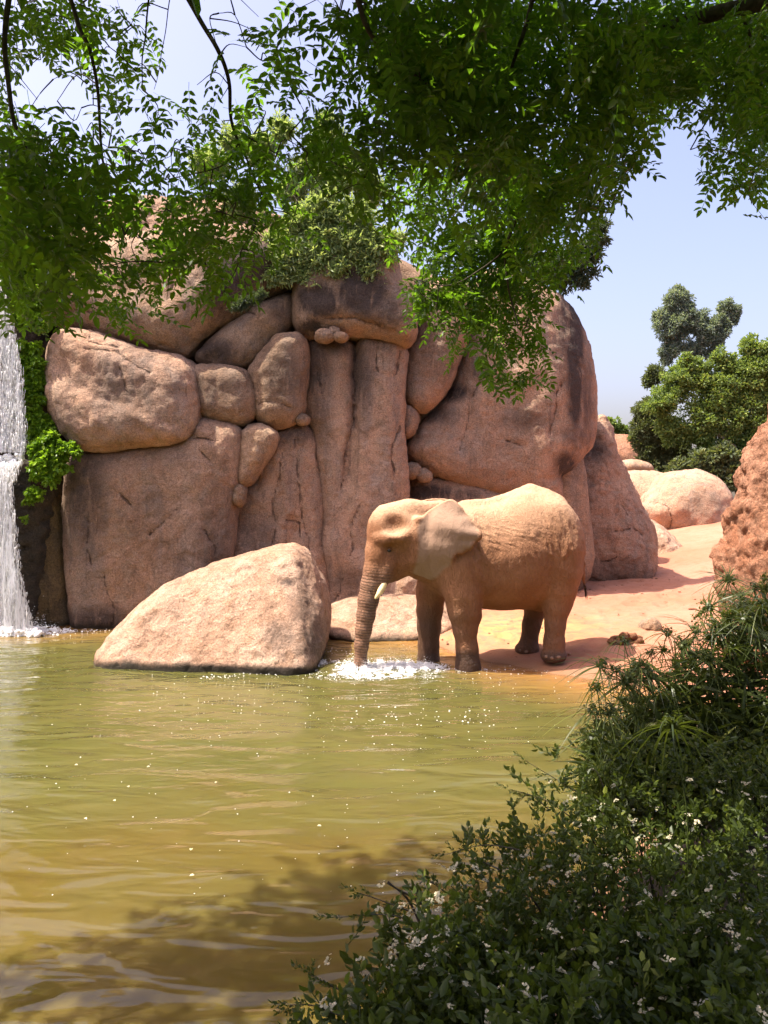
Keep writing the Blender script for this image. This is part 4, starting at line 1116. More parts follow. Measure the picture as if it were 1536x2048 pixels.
far_tree('hanging_plant', 'small green tuft low on the dark ledge below the fern clump', 'plant', 14.75,
         [(65, 985, 10), (75, 990, 9), (58, 1000, 6), (50, 1040, 4)], LEAF_IVY, BARK, .1, 90, sprig=IV, yr=0.7)

# ------------------------------------------------------------------ waterfall
m, nt, b = nodes_of('falling_water')
g = NT(nt)
co = g.coord((7, 2, 0.45)); f1 = g.noise(co, 2.4, 7, 0.72, 0.35); f2 = g.noise(g.coord((16, 4, 1.6)), 3.0, 5, 0.7)
al = g.ramp(g.math('ADD', g.math('MULTIPLY', f1, 0.7), g.math('MULTIPLY', f2, 0.3)), [(0.455, 0.0), (0.53, 1.0)])
b.inputs['Base Color'].default_value = (0.93, 0.94, 0.96, 1)
b.inputs['Roughness'].default_value = 0.35
tl = g.n('ShaderNodeBsdfTranslucent'); tl.inputs['Color'].default_value = (0.95, 0.96, 0.98, 1)
m1 = g.n('ShaderNodeMixShader'); m1.inputs[0].default_value = 0.5
g.L(b.outputs[0], m1.inputs[1]); g.L(tl.outputs[0], m1.inputs[2])
m2 = g.n('ShaderNodeMixShader'); tr = g.n('ShaderNodeBsdfTransparent')
g.L(al, m2.inputs[0]); g.L(tr.outputs[0], m2.inputs[1]); g.L(m1.outputs[0], m2.inputs[2])
g.L(g.bump(f2, 0.8, 0.05), b.inputs['Normal'])
g.L(m2.outputs[0], nt.nodes['Material Output'].inputs[0])
FALL = m
FOAM = plain('white_foam', (0.88, 0.88, 0.86), 0.45, 0.05, 30, 0.5, 0.5, 0.02)
wf = empty('waterfall', W(0, 1262, 14.6), 'white waterfall dropping in two steps beside the green creepers', 'waterfall')
wo = W(0, 1262, 14.6)
def sheet(rows, Y, seed, out=0.25):
    """rows: (py, x left, x right); a wavy falling sheet"""
    rows = catmull(np.array(rows, float), 10)
    V, n = [], 26
    for i, (py, xl, xr) in enumerate(rows):
        for k in range(n):
            t = k / (n - 1)
            p = W(xl + (xr - xl) * t, py, Y - out * (i / len(rows)) ** .6)
            V.append(p)
    V = np.array(V)
    V[:, 1] += 0.10 * perlin(V * np.array([5, 1, .7]) + seed) - 0.05
    Q = np.array([(i * n + k, i * n + k + 1, (i + 1) * n + k + 1, (i + 1) * n + k) for i in range(len(rows) - 1) for k in range(n - 1)])
    return V - wo, Q
for j in range(3):
    V_, Q_ = sheet([(540, -150, -2 + j * 3), (600, -150, 9), (680, -150, 28), (760, -150, 42), (840, -150, 47), (905, -150, 50)], 15.1 - .09 * j, j * 9)
    link('upper_fall', mesh('upper_fall', V_, Q_), FALL, wf)
for j in range(3):
    V_, Q_ = sheet([(925, -150, 40 - j * 12), (970, -150, 16), (1040, -150, 16 + j * 4), (1120, -150, 30), (1190, -150, 46), (1262, -150, 62 - j * 3)], 14.7 - .09 * j, j * 5 + 50)
    link('lower_fall', mesh('lower_fall', V_, Q_), FALL, wf)
def drops(rows, n, Y0, Y1, seed):
    q = np.random.default_rng(seed); rows = np.array(rows, float)
    py = q.uniform(rows[0, 0], rows[-1, 0], n)
    xl, xr = np.interp(py, rows[:, 0], rows[:, 1]), np.interp(py, rows[:, 0], rows[:, 2])
    t = 1 - q.uniform(0, 1, n) ** 1.3 * 1.0
    px = xl + (xr - xl) * t + q.normal(size=n) * 3
    f = (py - rows[0, 0]) / (rows[-1, 0] - rows[0, 0])
    Yd = Y0 + (Y1 - Y0) * f ** .6 - q.uniform(0.02, .14, n)
    Pn = np.stack([(px - CX) / FPX * Yd, Yd, EYE - (py - HOR) / FPX * Yd], 1)
    M = np.tile(np.eye(3), (n, 1, 1)) * np.stack([np.ones(n), np.ones(n), q.uniform(4, 20, n)], 1)[:, None, :]
    import bmesh as _bm
    b_ = _bm.new(); _bm.ops.create_icosphere(b_, subdivisions=1, radius=1.0)
    v_ = np.array([v.co[:] for v in b_.verts]); f_ = np.array([[v.index for v in f2.verts] for f2 in b_.faces]); b_.free()
    return scatter(v_, f_, Pn - wo, M, .0020 * 3.4 ** (q.uniform(0, 1, n) ** 2))
V_, F_ = drops([(560, -90, 4), (680, -90, 30), (760, -90, 44), (905, -90, 52)], 8500, 14.85, 14.75, 1)
link('upper_spray', mesh('upper_spray', V_, F_), FOAM, wf, kind='stuff')
V_, F_ = drops([(925, -90, 42), (970, -90, 22), (1120, -90, 36), (1262, -90, 66)], 7500, 14.55, 14.40, 2)
link('lower_spray', mesh('lower_spray', V_, F_), FOAM, wf, kind='stuff')
def froth(pts_r, seed, n, rmin, rmax, flat=0.6):
    """many small overlapping lumps and drops of white water"""
    r = np.random.default_rng(seed)
    iv, if_ = ball(np.zeros(3), 1.0)
    pts_r = np.array(pts_r, float)
    w = pts_r[:, 3] ** 1.0; w /= w.sum()
    k = r.choice(len(pts_r), n, p=w)
    d = r.normal(size=(n, 3)); d /= np.linalg.norm(d, axis=1)[:, None]
    p = pts_r[k, :3] + d * (pts_r[k, 3] * r.uniform(0, 1, n) ** .6)[:, None] * np.array([1, 1, flat])
    p[:, 2] = np.maximum(p[:, 2], 0.0)
    s_ = rmin * (rmax / rmin) ** r.uniform(0, 1, n) ** 1.6
    M = np.tile(np.eye(3), (n, 1, 1)) * r.uniform(.7, 1.5, (n, 1, 3))
    return scatter(iv, if_, p, M, s_)
led = [(*W(x, y, 14.72), .10) for x, y in [(-60, 915), (-30, 912), (0, 918), (20, 915), (40, 912), (10, 930), (-20, 935), (30, 925), (5, 945), (-10, 960)]]
V_, F_ = froth(led, 1, 700, 0.006, 0.045); link('ledge_foam', mesh('ledge_foam', V_ - wo, F_), FOAM, wf)
bas = [(*(W(x, y, 14.3) * np.array([1, 1, 0]) + np.array([0, 0, .03])), .16) for x, y in [(-120, 1262), (-80, 1262), (-40, 1262), (0, 1262), (25, 1260), (50, 1262), (68, 1264), (15, 1270), (-20, 1272)]]
V_, F_ = froth(bas, 2, 1500, 0.006, 0.05, .8); link('basin_foam', mesh('basin_foam', V_ - wo, F_), FOAM, wf)

# ------------------------------------------------------------------ splash round the trunk and drifting froth with glint specks
def wl(px, py):    # point of the pond seen at that pixel
    Y = EYE * FPX / (py - HOR); return W(px, py, Y)
r = np.random.default_rng(5)
iv, if_ = ball(np.zeros(3), 1.0)
import bmesh
_b = bmesh.new(); bmesh.ops.create_icosphere(_b, subdivisions=1, radius=1.0)
dv = np.array([v.co[:] for v in _b.verts]); df = np.array([[v.index for v in f.verts] for f in _b.faces]); _b.free()
def spray(cx, cy, sx_, sy_, n, hgt, rmin, rmax, st=1.0):
    """drops and lumps of white water thrown up over a patch of the pond"""
    p = np.zeros((n * 3, 3))
    p[:, 0] = cx + r.normal(size=n * 3) * sx_; p[:, 1] = cy + r.normal(size=n * 3) * sy_
    ridge_ = perlin(np.stack([p[:, 0] * 9, p[:, 1] * 9, 0 * p[:, 0]], 1)) + 0.5 * perlin(np.stack([p[:, 0] * 22, p[:, 1] * 22, 0 * p[:, 0]], 1))
    keep_ = np.argsort(-ridge_ + r.normal(size=n * 3) * .25)[:n]
    p = p[keep_]; rg = np.clip(ridge_[keep_], 0, 1)
    near_ = np.exp(-(((p[:, 0] - cx) / sx_) ** 2 + ((p[:, 1] - cy) / sy_) ** 2) / 4)
    p[:, 2] = np.abs(r.normal(size=n)) ** 1.6 * hgt * (0.3 + rg) * near_
    s_ = rmin * (rmax / rmin) ** (r.uniform(0, 1, n) ** 2.2)
    s_ = np.where(p[:, 2] > hgt * .6, s_ * .45, s_)
    M = np.tile(np.eye(3), (n, 1, 1)) * r.uniform(.6, 1.6, (n, 1, 3)) * np.array([1.2, 1.2, .8])
    return scatter(dv, df, p, M, s_)
a0, a1, a2, a3 = wl(716, 1338), wl(785, 1334), wl(840, 1336), wl(700, 1345)
bag = Bag()
for c_, sx_, sy_, n_, h_ in ((a0, .11, .12, 6500, .10), (a1, .28, .14, 12000, .10), (a2, .14, .12, 4200, .06), (wl(750, 1350), .35, .12, 3800, .02), (wl(640, 1326), .22, .07, 700, .03), (wl(925, 1340), .20, .05, 450, .02)):
    bag.add(*spray(c_[0], c_[1], sx_, sy_, n_, h_, .0022, .010))

link('splash', bag.mesh('splash'), FOAM, label='white splash of churned water around the dipping trunk', category='splash')
r = np.random.default_rng(12)
specks = []
def edge_line(x0, y0, x1, y1, n, j):
    for _ in range(n):
        t = r.random(); specks.append((x0 + (x1 - x0) * t + r.normal() * j * 2, y0 + (y1 - y0) * t + r.normal() * j, r.uniform(.3, 1.6)))
edge_line(600, 1333, 700, 1322, 160, 4); edge_line(400, 1356, 600, 1345, 90, 3); edge_line(880, 1342, 960, 1340, 60, 3); edge_line(960, 1338, 1100, 1345, 40, 5)
edge_line(60, 1262, 220, 1262, 70, 1.5); edge_line(640, 1300, 720, 1310, 40, 5)
for _ in range(230):
    y = 1350 + abs(r.normal()) * 75; specks.append((r.uniform(300, 1150), y, r.uniform(.35, 1.2)))
for _ in range(90): specks.append((r.uniform(0, 900), r.uniform(1400, 1800), r.uniform(.4, 1.5)))
for _ in range(60): specks.append((r.uniform(700, 1000), 1437 + r.normal() * 12, r.uniform(.6, 1.8)))
iv, if_ = ball(np.zeros(3), 1.0)
Pn = np.array([wl(x, y) for x, y, _ in specks]); Pn[:, 2] = 0.008
Pn[:, 2] += 0.0
sc = np.array([s_ for _, _, s_ in specks]) * 0.0046 * np.clip(Pn[:, 1] / 9, .45, 1.3)
M = np.tile(np.diag([1.3, 1.1, 0.5]), (len(Pn), 1, 1))
V_, F_ = scatter(iv, if_, Pn, M, sc)
link('foam_and_glints', mesh('foam_and_glints', V_, F_), FOAM, kind='stuff', label='scattered white flecks of froth and sun glints on the green pond', category='foam')  # drifting froth, with some white specks standing for sun glitter
bag = Bag()
for px_, py_, n_ in ((-40, 1266, 3000), (20, 1264, 3000), (60, 1265, 1500)):
    c_ = wl(px_, py_); bag.add(*spray(c_[0], c_[1], .35, .14, n_, .16, .006, .022))
link('churned_water', bag.mesh('churned_water'), FOAM, wf, kind='stuff').location = -wo
# floating petals that show one by one
PT = [((570, 745), 'below the boulder, the largest of its row'), ((734, 1065), 'the largest one, in the middle of the pond'), ((1226, 974), 'nearest the reflection of the trunk'), ((438, 876), 'in the middle left of the pond'),
      ((492, 822), 'just below the pale reflections'), ((737, 1166), 'lowest one of the middle pond'), ((328, 946), 'beside a small loop of reflection'), ((830, 806), 'under the pale wavy reflection'), ((292, 738), 'at the far left, long and bent')]
for (zx, zy), lab in PT:
    px_, py_ = zx / 1.92, 1150 + zy / 1.92
    p = wl(px_, py_)
    bv, bf = blade(0.034, 0.026, .25, .05)
    o = link('petal', mesh('petal', bv - (0.017, 0, 0), bf), PETAL, label='white petal floating ' + lab, category='petal', group='petals floating on the pond')
    o.location = (p[0], p[1], 0.022); o.rotation_euler = (0, 0, random.uniform(0, 6))

# ------------------------------------------------------------------ dung and stones on the sand
def gz(x, y): return float(height(np.array([[x]]), np.array([[y]]))[0][0, 0])
def on_sand(px, py):
    Y = 12.0
    for _ in range(12):
        Y = (EYE - gz((px - CX) / FPX * Y, Y)) * FPX / (py - HOR)
    return Y
DUNG = plain('dry_dung', (0.16, 0.075, 0.04), 0.95, 0.5, 40, 0.1, 1.0, 0.02)
DYE = on_sand(1245, 1285)
dp = empty('dung_pile', W(1250, 1285, DYE), 'crumbled brown dung heap on the sand behind the sedge', 'dung')
dpo = W(1250, 1285, DYE)
for k in range(46):
    px_ = 1222 + r.uniform(0, 62); py_ = 1286 - r.uniform(0, 1) * (20 if 1235 < px_ < 1270 else 10)
    c0 = W(px_, py_, DYE + r.uniform(-.15, .15)); rad = r.uniform(.02, .075)
    Vb, Fb = ball(np.zeros(3), 1.0)
    Vb = Vb * (1 + 0.35 * perlin(Vb * 1.7 + k)[:, None]) * rad * np.array([1.1, 1, .8]) + c0 - dpo
    link('clod', mesh('clod', Vb, Fb), DUNG, dp)
pebble('brown rounded stone on the sand beyond the dung heap', 1305, 1257, 11, on_sand(1305, 1264), ROCK, 1.0, 0.65)
for (x_, y_, w_, lb_) in ((1385, 1218, 10, 'thin dark crumb of dirt on the sand right of the dung heap'), (1330, 1205, 8, 'small crumb of dirt on the sand below the cone rock')):
    yy2 = on_sand(x_, y_)
    Vb, Fb = ball(np.zeros(3), 1.0)
    Vb = Vb * (1 + 0.4 * perlin(Vb * 2 + x_)[:, None]) * np.array([.09, .05, .018]) + W(x_, y_, yy2)
    link('dirt_clod', mesh('dirt_clod', Vb, Fb), DUNG, label=lb_, category='dirt')

STONE = plain('small_stones', (0.30, 0.16, 0.10), 0.9, 0.45, 9, 0.2, 0.6, 0.02)
q = np.random.default_rng(8); n = 900
gx = q.uniform(-1.5, 8, n); gy = q.uniform(11.3, 26, n); hh_, s1_, _s = height(gx[:, None], gy[:, None])
ok_ = (s1_[:, 0] > 0.15); P_ = np.stack([gx, gy, hh_[:, 0] + .012], 1)[ok_]; n = len(P_)
link('gravel', mesh('gravel', *scatter(dv * (1 + .25 * perlin(dv * 2)[:, None]), df, P_, np.tile(np.diag([1.2, 1, .6]), (n, 1, 1)) * q.uniform(.7, 1.3, (n, 1, 3)), .008 * 4.5 ** (q.uniform(0, 1, n) ** 3)), False), STONE, kind='stuff', label='small stones and crumbs scattered on the red sand', category='gravel')

# ------------------------------------------------------------------ the tree overhead
CAN = """676520122357999988899999
545320113236999976899989
321310123347999964899879
642333233357899876884159
998654344567888987871048
999875665436899989840037
999876775112899998510001
998758863100369996200000
886676730000089985000000
442531300000289950000000
000000000000006860000000
000000000000000650000000""".split()
r = np.random.default_rng(21)
tb = np.array([3.6, 2.2, 0.35])
tree = empty('overhanging_tree', tb, 'leafy tree with feathery leaves hanging over the pond from above', 'tree')
cells = []
for j, row in enumerate(CAN):
    for i, ch in enumerate(row):
        dgt = int(ch)
        if dgt:
            near = 3.25 + 0.35 * math.sin(i * 0.55 + 0.4) * math.cos(j * 0.6) + 0.2 * math.sin(i * 1.7 + j)
            if i < 4 and 3 < j < 8: near = 2.85 + .1 * i
            if 9 <= i <= 14 and j < 5: near = 2.7 + .12 * j
            if 12 <= i <= 17 and j >= 5: near = 3.9 if j < 7 else 4.3
            if i >= 20: near = 3.9
            cells.append((32 + 64 * i, 32 + 64 * j, near, dgt))
# skeleton: authored limbs, then thin twigs joined to the nearest wood
LIMBS = [([(1640, -60, 3.3), (1536, 0, 3.3), (1440, 22, 3.4), (1330, 60, 3.5), (1262, 128, 3.6), (1225, 165, 3.6), (1170, 230, 3.7), (1120, 300, 3.8), (1078, 350, 3.9)], .040, .010),
         ([(1225, 165, 3.6), (1236, 230, 3.6), (1240, 270, 3.65), (1228, 320, 3.7), (1210, 390, 3.7)], .012, .003),
         ([(350, -40, 3.2), (400, 40, 3.2), (440, 110, 3.2), (455, 160, 3.25), (460, 230, 3.3), (474, 290, 3.3)], .011, .006),
         ([(474, 290, 3.3), (520, 380, 3.3), (548, 420, 3.35)], .005, .002), ([(474, 290, 3.3), (440, 335, 3.3), (330, 360, 3.3)], .004, .0015),
         ([(468, 262, 3.3), (540, 300, 3.4), (610, 330, 3.4)], .004, .0015), ([(425, 340, 3.3), (413, 430, 3.3)], .003, .0015),
         ([(130, -40, 3.0), (155, 50, 3.0), (180, 105, 3.0), (195, 200, 3.05), (205, 310, 3.1), (212, 340, 3.1)], .009, .004),
         ([(300, -30, 3.1), (292, 60, 3.1), (284, 110, 3.1), (282, 180, 3.15)], .004, .002),
         ([(346, -20, 3.4), (330, 60, 3.4), (318, 130, 3.4), (308, 180, 3.45)], .0025, .001),
         ([(1078, 350, 3.9), (1040, 420, 3.95), (1010, 500, 4.0), (1015, 560, 4.0), (1028, 620, 4.0), (1034, 650, 4.0)], .009, .003),
         ([(1010, 500, 4.0), (960, 540, 4.0), (900, 570, 4.0), (830, 560, 4.0)], .005, .002),
         ([(1078, 350, 3.9), (1000, 330, 3.8), (930, 300, 3.6), (880, 240, 3.4)], .007, .003),
         ([(1070, -40, 3.0), (1050, 60, 3.0), (1022, 140, 3.1), (1000, 210, 3.3), (985, 300, 3.5)], .010, .004),
         ([(1480, 10, 3.4), (1500, 90, 3.6), (1480, 170, 3.8), (1420, 230, 3.9), (1380, 300, 3.95)], .009, .003),
         ([(700, -40, 2.4), (740, 60, 2.4), (800, 130, 2.5), (860, 180, 2.6)], .010, .004),
         ([(20, -40, 2.6), (10, 100, 2.6), (30, 250, 2.5), (80, 340, 2.5), (100, 420, 2.5)], .010, .004)]
wood = []
for pts, ra, rb in LIMBS:
    pth = catmull([W(*p) for p in pts], 6)
    pth = pth + 0.012 * np.stack([perlin(pth * 5), perlin(pth * 5 + 9), perlin(pth * 5 + 19)], 1)
    tv, tq = tube(pth - tb, np.linspace(ra, rb, len(pth)), 7)
    link('branch', mesh('branch', tv, tq), BARK, tree)
    wood += list(pth)
# trunk and high limbs outside the picture
over = [([(3.6, 2.2, .2), (3.5, 2.3, 2.0), (3.2, 2.6, 3.6), (2.9, 2.9, 4.8), (2.3, 3.2, 5.4)], .20, .10),
        ([tuple(W(1640, -60, 3.3)), (2.6, 3.1, 4.9), (2.9, 2.9, 4.8)], .04, .07),
        ([(2.6, 3.0, 5.1), (1.2, 3.3, 5.5), (0, 3.4, 5.6), (-1.4, 3.3, 5.5), (-3.2, 3.0, 5.6)], .09, .03),
        ([(2.3, 3.2, 5.4), (1.5, 4.4, 6.2), (0.5, 5.6, 6.6)], .07, .03),
        ([(0.6, 3.4, 5.55), (0.4, 2.4, 5.4), (0.2, 1.0, 5.2)], .05, .02)]
for k, (pts, ra, rb) in enumerate(over):
    pth = catmull(pts, 6)
    tv, tq = tube(pth - tb, np.linspace(ra, rb, len(pth)), 9)
    link('trunk' if k == 0 else 'branch', mesh('limb', tv, tq), BARK, tree)
for a_, b2 in (((350, -40, 3.2), (-.9, 3.3, 5.5)), ((130, -40, 3.0), (-1.3, 3.3, 5.5)), ((20, -40, 2.6), (-1.6, 3.25, 5.5)), ((300, -30, 3.1), (-1, 3.3, 5.5)), ((700, -40, 2.4), (-.1, 3.4, 5.6)), ((1070, -40, 3.0), (.6, 3.4, 5.55)), ((346, -20, 3.4), (-.8, 3.35, 5.5))):
    tv, tq = tube(np.array([W(*a_), (W(*a_) + np.array(b2)) / 2 + (0, 0, .05), b2]) - tb, [.008, .012, .02], 6)
    link('branch', mesh('branch', tv, tq), BARK, tree)
wood = np.array(wood)
bag = Bag()
nodes = list(wood); cellsP = []
cells_sorted = sorted(cells, key=lambda c_: np.min(np.linalg.norm(wood - W(c_[0], c_[1], c_[2]), axis=1)))
for (cx_, cy_, Yc_, dg_) in cells_sorted:
    for rep in range(1 if dg_ < 4 else 2):
        c0 = W(cx_ + r.uniform(-28, 28), cy_ + r.uniform(-28, 28), Yc_ + r.normal() * .15)
        A = np.array(nodes); dd = np.linalg.norm(A - c0, axis=1) + 0.3 * np.maximum(0, c0[2] - A[:, 2])
        q0 = A[np.argmin(dd)]
        mid = (q0 + c0) / 2 + r.normal(size=3) * .03 + np.array([0, 0, .03])
        pth = catmull([q0, mid, c0], 4)
        tv, tq = tube(pth - tb, np.linspace(.0032, .0012, len(pth)), 4); bag.add(tv, tq)
        nodes += [mid, c0]
        cellsP.append(c0)
tw = link('twigs', bag.mesh('twigs'), BARK, tree, kind='stuff')
# leaves
LP, LD, LR, LS_ = [], [], [], []
for (cx_, cy_, Yc_, dg_) in cells:
    n = int(round({1: 1.0, 2: 2.5, 3: 4.5, 4: 7, 5: 10, 6: 14, 7: 18, 8: 28, 9: 42}[dg_] * (Yc_ / 3.4) ** 1.6 * 1.0))
    for _ in range(n):
        spread = 30 + 3 * (dg_ > 6)
        Yl = Yc_ + r.normal() * (.22 if dg_ < 8 else .38)
        p = W(cx_ + r.uniform(-spread, spread), cy_ + r.uniform(-spread, spread), max(2.15, Yl))
        az = r.uniform(0, 2 * np.pi); el = r.uniform(-1.05, 0.05)
        D = np.array([math.cos(az) * math.cos(el), math.sin(az) * math.cos(el), math.sin(el)])
        s_ = r.uniform(.72, 1.08)
        LP.append(p - D * .085 * s_); LD.append(D); LR.append(r.normal() * .55); LS_.append(s_)
def sun_gap(Pn, rad=0.24):
    """chinks in the crown through which the sun reaches single spots"""
    keep_ = np.ones(len(Pn), bool)
    for (sx_, sy_, sY, k_) in ((1345, 1470, 3.9, 1.5), (850, 1790, 3.3, .9), (880, 1850, 3.2, .7), (1400, 1700, 3.3, .5), (1180, 1620, 4.0, .5), (1010, 1760, 3.5, .5), (1300, 1880, 2.9, .4), (1000, 1930, 2.9, .45)):
        a_ = W(sx_, sy_, sY); d_ = np.array(SUN[:])
        v_ = Pn - a_; t_ = v_ @ d_
        keep_ &= ~((np.linalg.norm(v_ - t_[:, None] * d_, axis=1) < rad * k_) & (t_ > .3))
    return keep_
LP, LD, LR, LS_ = np.array(LP), np.array(LD), np.array(LR), np.array(LS_)
ok_ = sun_gap(LP); LP, LD, LR, LS_ = LP[ok_], LD[ok_], LR[ok_], LS_[ok_]
Mx = frames(LD, LR)
# the 300 that show largest become leaves of their own
show = LS_ / LP[:, 1] + r.uniform(0, .06, len(LP))
order = np.argsort(-show); big_, rest = order[:300], order[300:]
temps = [compound(.20, 6, .052, .023, 1), compound(.18, 5, .050, .022, 2), compound(.21, 7, .048, .021, 3)]
tm = [mesh('leaf', v, f) for v, f in temps]
for k in range(3):
    ix = big_[k::3]
    put_parts('leaf', tm[k], LEAF_CAN, tree, LP[ix], Mx[ix], LS_[ix], tb)
bag = Bag()
for k in range(3):
    ix = rest[k::3]
    V_, F_ = scatter(*temps[k], LP[ix] - tb, Mx[ix], LS_[ix]); bag.add(V_, F_)
# the crown goes on above and beside the picture
n = 25000
hp = np.stack([r.uniform(-4.5, 4.5, n), r.uniform(0.3, 6.2, n), r.uniform(0, 1, n)], 1)
hp[:, 2] = EYE + 0.66 * np.maximum(hp[:, 1], 1.0) + 0.25 + hp[:, 2] * (1.5 + 0.1 * hp[:, 1])
keep = (fbm(hp * 0.9, 2) > -0.45 + 0.1 * hp[:, 0]) & ~((hp[:, 0] < -1.6) & (hp[:, 1] > 4.2)) & ((hp[:, 1] < 3.45 + 0.25 * np.sin(hp[:, 0] * 2.3)) | (fbm(hp * 1.1, 2) > 0.30))
hp = hp[keep]; n = len(hp)
az = r.uniform(0, 2 * np.pi, n); el = r.uniform(-1.0, .1, n)
hq = np.stack([r.uniform(-5.2, -1.6, 3400), r.uniform(3.8, 5.7, 3400), r.uniform(0, 1, 3400)], 1)
hq[:, 2] = EYE + 0.66 * hq[:, 1] + 0.2 + 0.9 * hq[:, 2]
hq = hq[hq[:, 1] < np.interp(hq[:, 0], [-5.2, -4.0, -3.1, -1.6], [3.3, 4.1, 4.9, 5.3]) + r.normal(size=len(hq)) * .35]
hp = np.concatenate([hp, hq]); hp = hp[sun_gap(hp, .3)]; n = len(hp); az = r.uniform(0, 2 * np.pi, n); el = r.uniform(-1.0, .1, n)
D = np.stack([np.cos(az) * np.cos(el), np.sin(az) * np.cos(el), np.sin(el)], 1)
V_, F_ = scatter(*compound(.20, 5, .058, .030, 1, True), hp - tb, frames(D, r.normal(size=n) * .5), r.uniform(1.0, 1.5, n)); bag.add(V_, F_)
print('canopy leaves', len(LP), n)
link('foliage', bag.mesh('foliage', False), LEAF_CAN, tree, kind='stuff')

# ------------------------------------------------------------------ flowering shrub in front
BUSH = """000000000000000001134566
000000000000000013578888
000000000000000036799999
000000000000001479999999
000000000000013699999999
000000000000136899999999
000000000001479999999999
000000000001689999999999
000000000015899999999999
000000000269999999999999
000000000289999999999999""".split()
r = np.random.default_rng(33)
bb = np.array([1.2, 3.2, 0.3])
bush = empty('flowering_shrub', bb, 'dense dark green shrub with small white flower heads on the near bank', 'shrub')
def sprig(seed, n=10, L=.14, ll=.044, lw=.022):
    q = np.random.default_rng(seed); V, F = [], []
    pth = np.array([[t * L, .01 * math.sin(t * 4 + seed), .012 * t] for t in np.linspace(0, 1, 5)])
    tv, tq = tube(pth, np.linspace(.0022, .001, 5), 4); V.append(tv); F.append(tq); k = len(tv)
    for i in range(n):
        t = .12 + .86 * i / (n - 1)
        bv, bf = blade(ll * q.uniform(.6, 1.1), lw * q.uniform(.8, 1.1), .22, .1)
        bv = bv[:, :] * np.array([1, 1, 1])
        M = rotm((1, 0, 0), i * 2.4 + q.uniform(-.4, .4)) @ rotm((0, 1, 0), -q.uniform(.5, 1.0)) @ rotm((1, 0, 0), q.uniform(-.4, .4))
        V.append(bv @ M.T + np.array([t * L, 0, .01])); F.append(bf + k); k += 6
    return np.concatenate(V), np.concatenate(F)
SPR = [sprig(1), sprig(2, 9, .12), sprig(3, 12, .16)]
BP, BD, BR, BS, BY = [], [], [], [], []
byd = lambda py, px: np.interp(py, [1440, 1600, 1800, 2048, 2200], [4.7, 4.15, 3.35, 2.6, 2.3]) + 0.12 * math.sin(px * .013) * math.cos(py * .017) + 0.10 * math.sin(px * .05 + py * .03)
for j, row in enumerate(BUSH):
    for i, ch in enumerate(row):
        dg_ = int(ch)
        if not dg_: continue
        for lay in range(5 if dg_ > 6 else 2):
            n = {1: 1, 2: 2, 3: 3, 4: 4, 5: 4, 6: 4, 7: 4, 8: 4, 9: 4}[dg_]
            for _ in range(n):
                px_ = 64 * i + r.uniform(0, 64); py_ = 1472 + 64 * j + r.uniform(0, 64)
                Yb = byd(py_, px_) + lay * .11 + r.uniform(-.06, .06)
                p = W(px_, py_, Yb)
                D = np.array([r.normal() * .6 - .25, r.normal() * .5 - .35, .75 + r.normal() * .35])
                BP.append(p - D / np.linalg.norm(D) * .06); BD.append(D); BR.append(r.uniform(-3, 3)); BS.append(r.uniform(.78, 1.15) * (1.2 if j > 5 else 1)); BY.append(Yb + lay)
# long shoots that stand out against the water
SHOOTS = [((1180, 1600), (1115, 1560), (1052, 1522)), ((1150, 1640), (1090, 1600), (1018, 1578)), ((1040, 1700), (970, 1690), (895, 1708)), ((1000, 1740), (960, 1720), (925, 1690)), ((860, 1860), (780, 1830), (670, 1835)),
          ((840, 1830), (760, 1800), (715, 1785)), ((1100, 1620), (1060, 1590), (1040, 1600)), ((700, 1990), (650, 1965), (622, 1950)), ((680, 2030), (620, 2010), (580, 2010)), ((900, 1790), (850, 1760), (830, 1790)), ((1210, 1580), (1190, 1540), (1160, 1545))]
bag2 = Bag()
for sh in SHOOTS:
    Yb = byd(sh[1][1], sh[1][0])
    pth = catmull([W(x, y, Yb) for x, y in sh], 7)
    tv, tq = tube(pth - bb, np.linspace(.0035, .0013, len(pth)), 5)
    link('shoot', mesh('shoot', tv, tq), BARK, bush)
    for t in range(3, len(pth)):
        D = pth[min(t + 1, len(pth) - 1)] - pth[t - 1]; D = D / np.linalg.norm(D) + r.normal(size=3) * .6
        if t % 2: BP.append(pth[t]); BD.append(D); BR.append(r.uniform(-3, 3)); BS.append(.42); BY.append(0)
    BP.append(pth[-1] - np.array([0, 0, .0])); BD.append(pth[-1] - pth[-2]); BR.append(0); BS.append(.5); BY.append(0)
BP, BD, BR, BS, BY = map(np.array, (BP, BD, BR, BS, BY))
Mb = frames(BD, BR)
order = np.argsort(BY); big_, rest = order[:280], order[280:]
sm_ = [mesh('leafy_sprig', v, f) for v, f in SPR]
for k in range(3):
    ix = big_[k::3]; put_parts('leafy_sprig', sm_[k], LEAF_BUSH, bush, BP[ix], Mb[ix], BS[ix], bb)
bag = Bag()
for k in range(3):
    ix = rest[k::3]; bag.add(*scatter(*SPR[k], BP[ix] - bb, Mb[ix], BS[ix]))
link('foliage', bag.mesh('foliage', False), LEAF_BUSH, bush, kind='stuff')
# inner branches
for k in range(26):
    x0 = r.uniform(.3, 2.2); 
    px_, py_ = r.uniform(750, 1530), r.uniform(1620, 2040)
    if py_ < 2500 - px_: py_ = min(2040, 2540 - px_)
    e_ = W(px_, py_, byd(py_, px_) + .05)
    s0 = np.array([e_[0] + .25, e_[1] + .3, max(.25, e_[2] - .6)])
    pth = catmull([s0, (s0 + e_) / 2 + r.normal(size=3) * .06, e_], 5)
    tv, tq = tube(pth - bb, np.linspace(.010, .003, len(pth)), 5); link('stem', mesh('stem', tv, tq), BARK, bush)
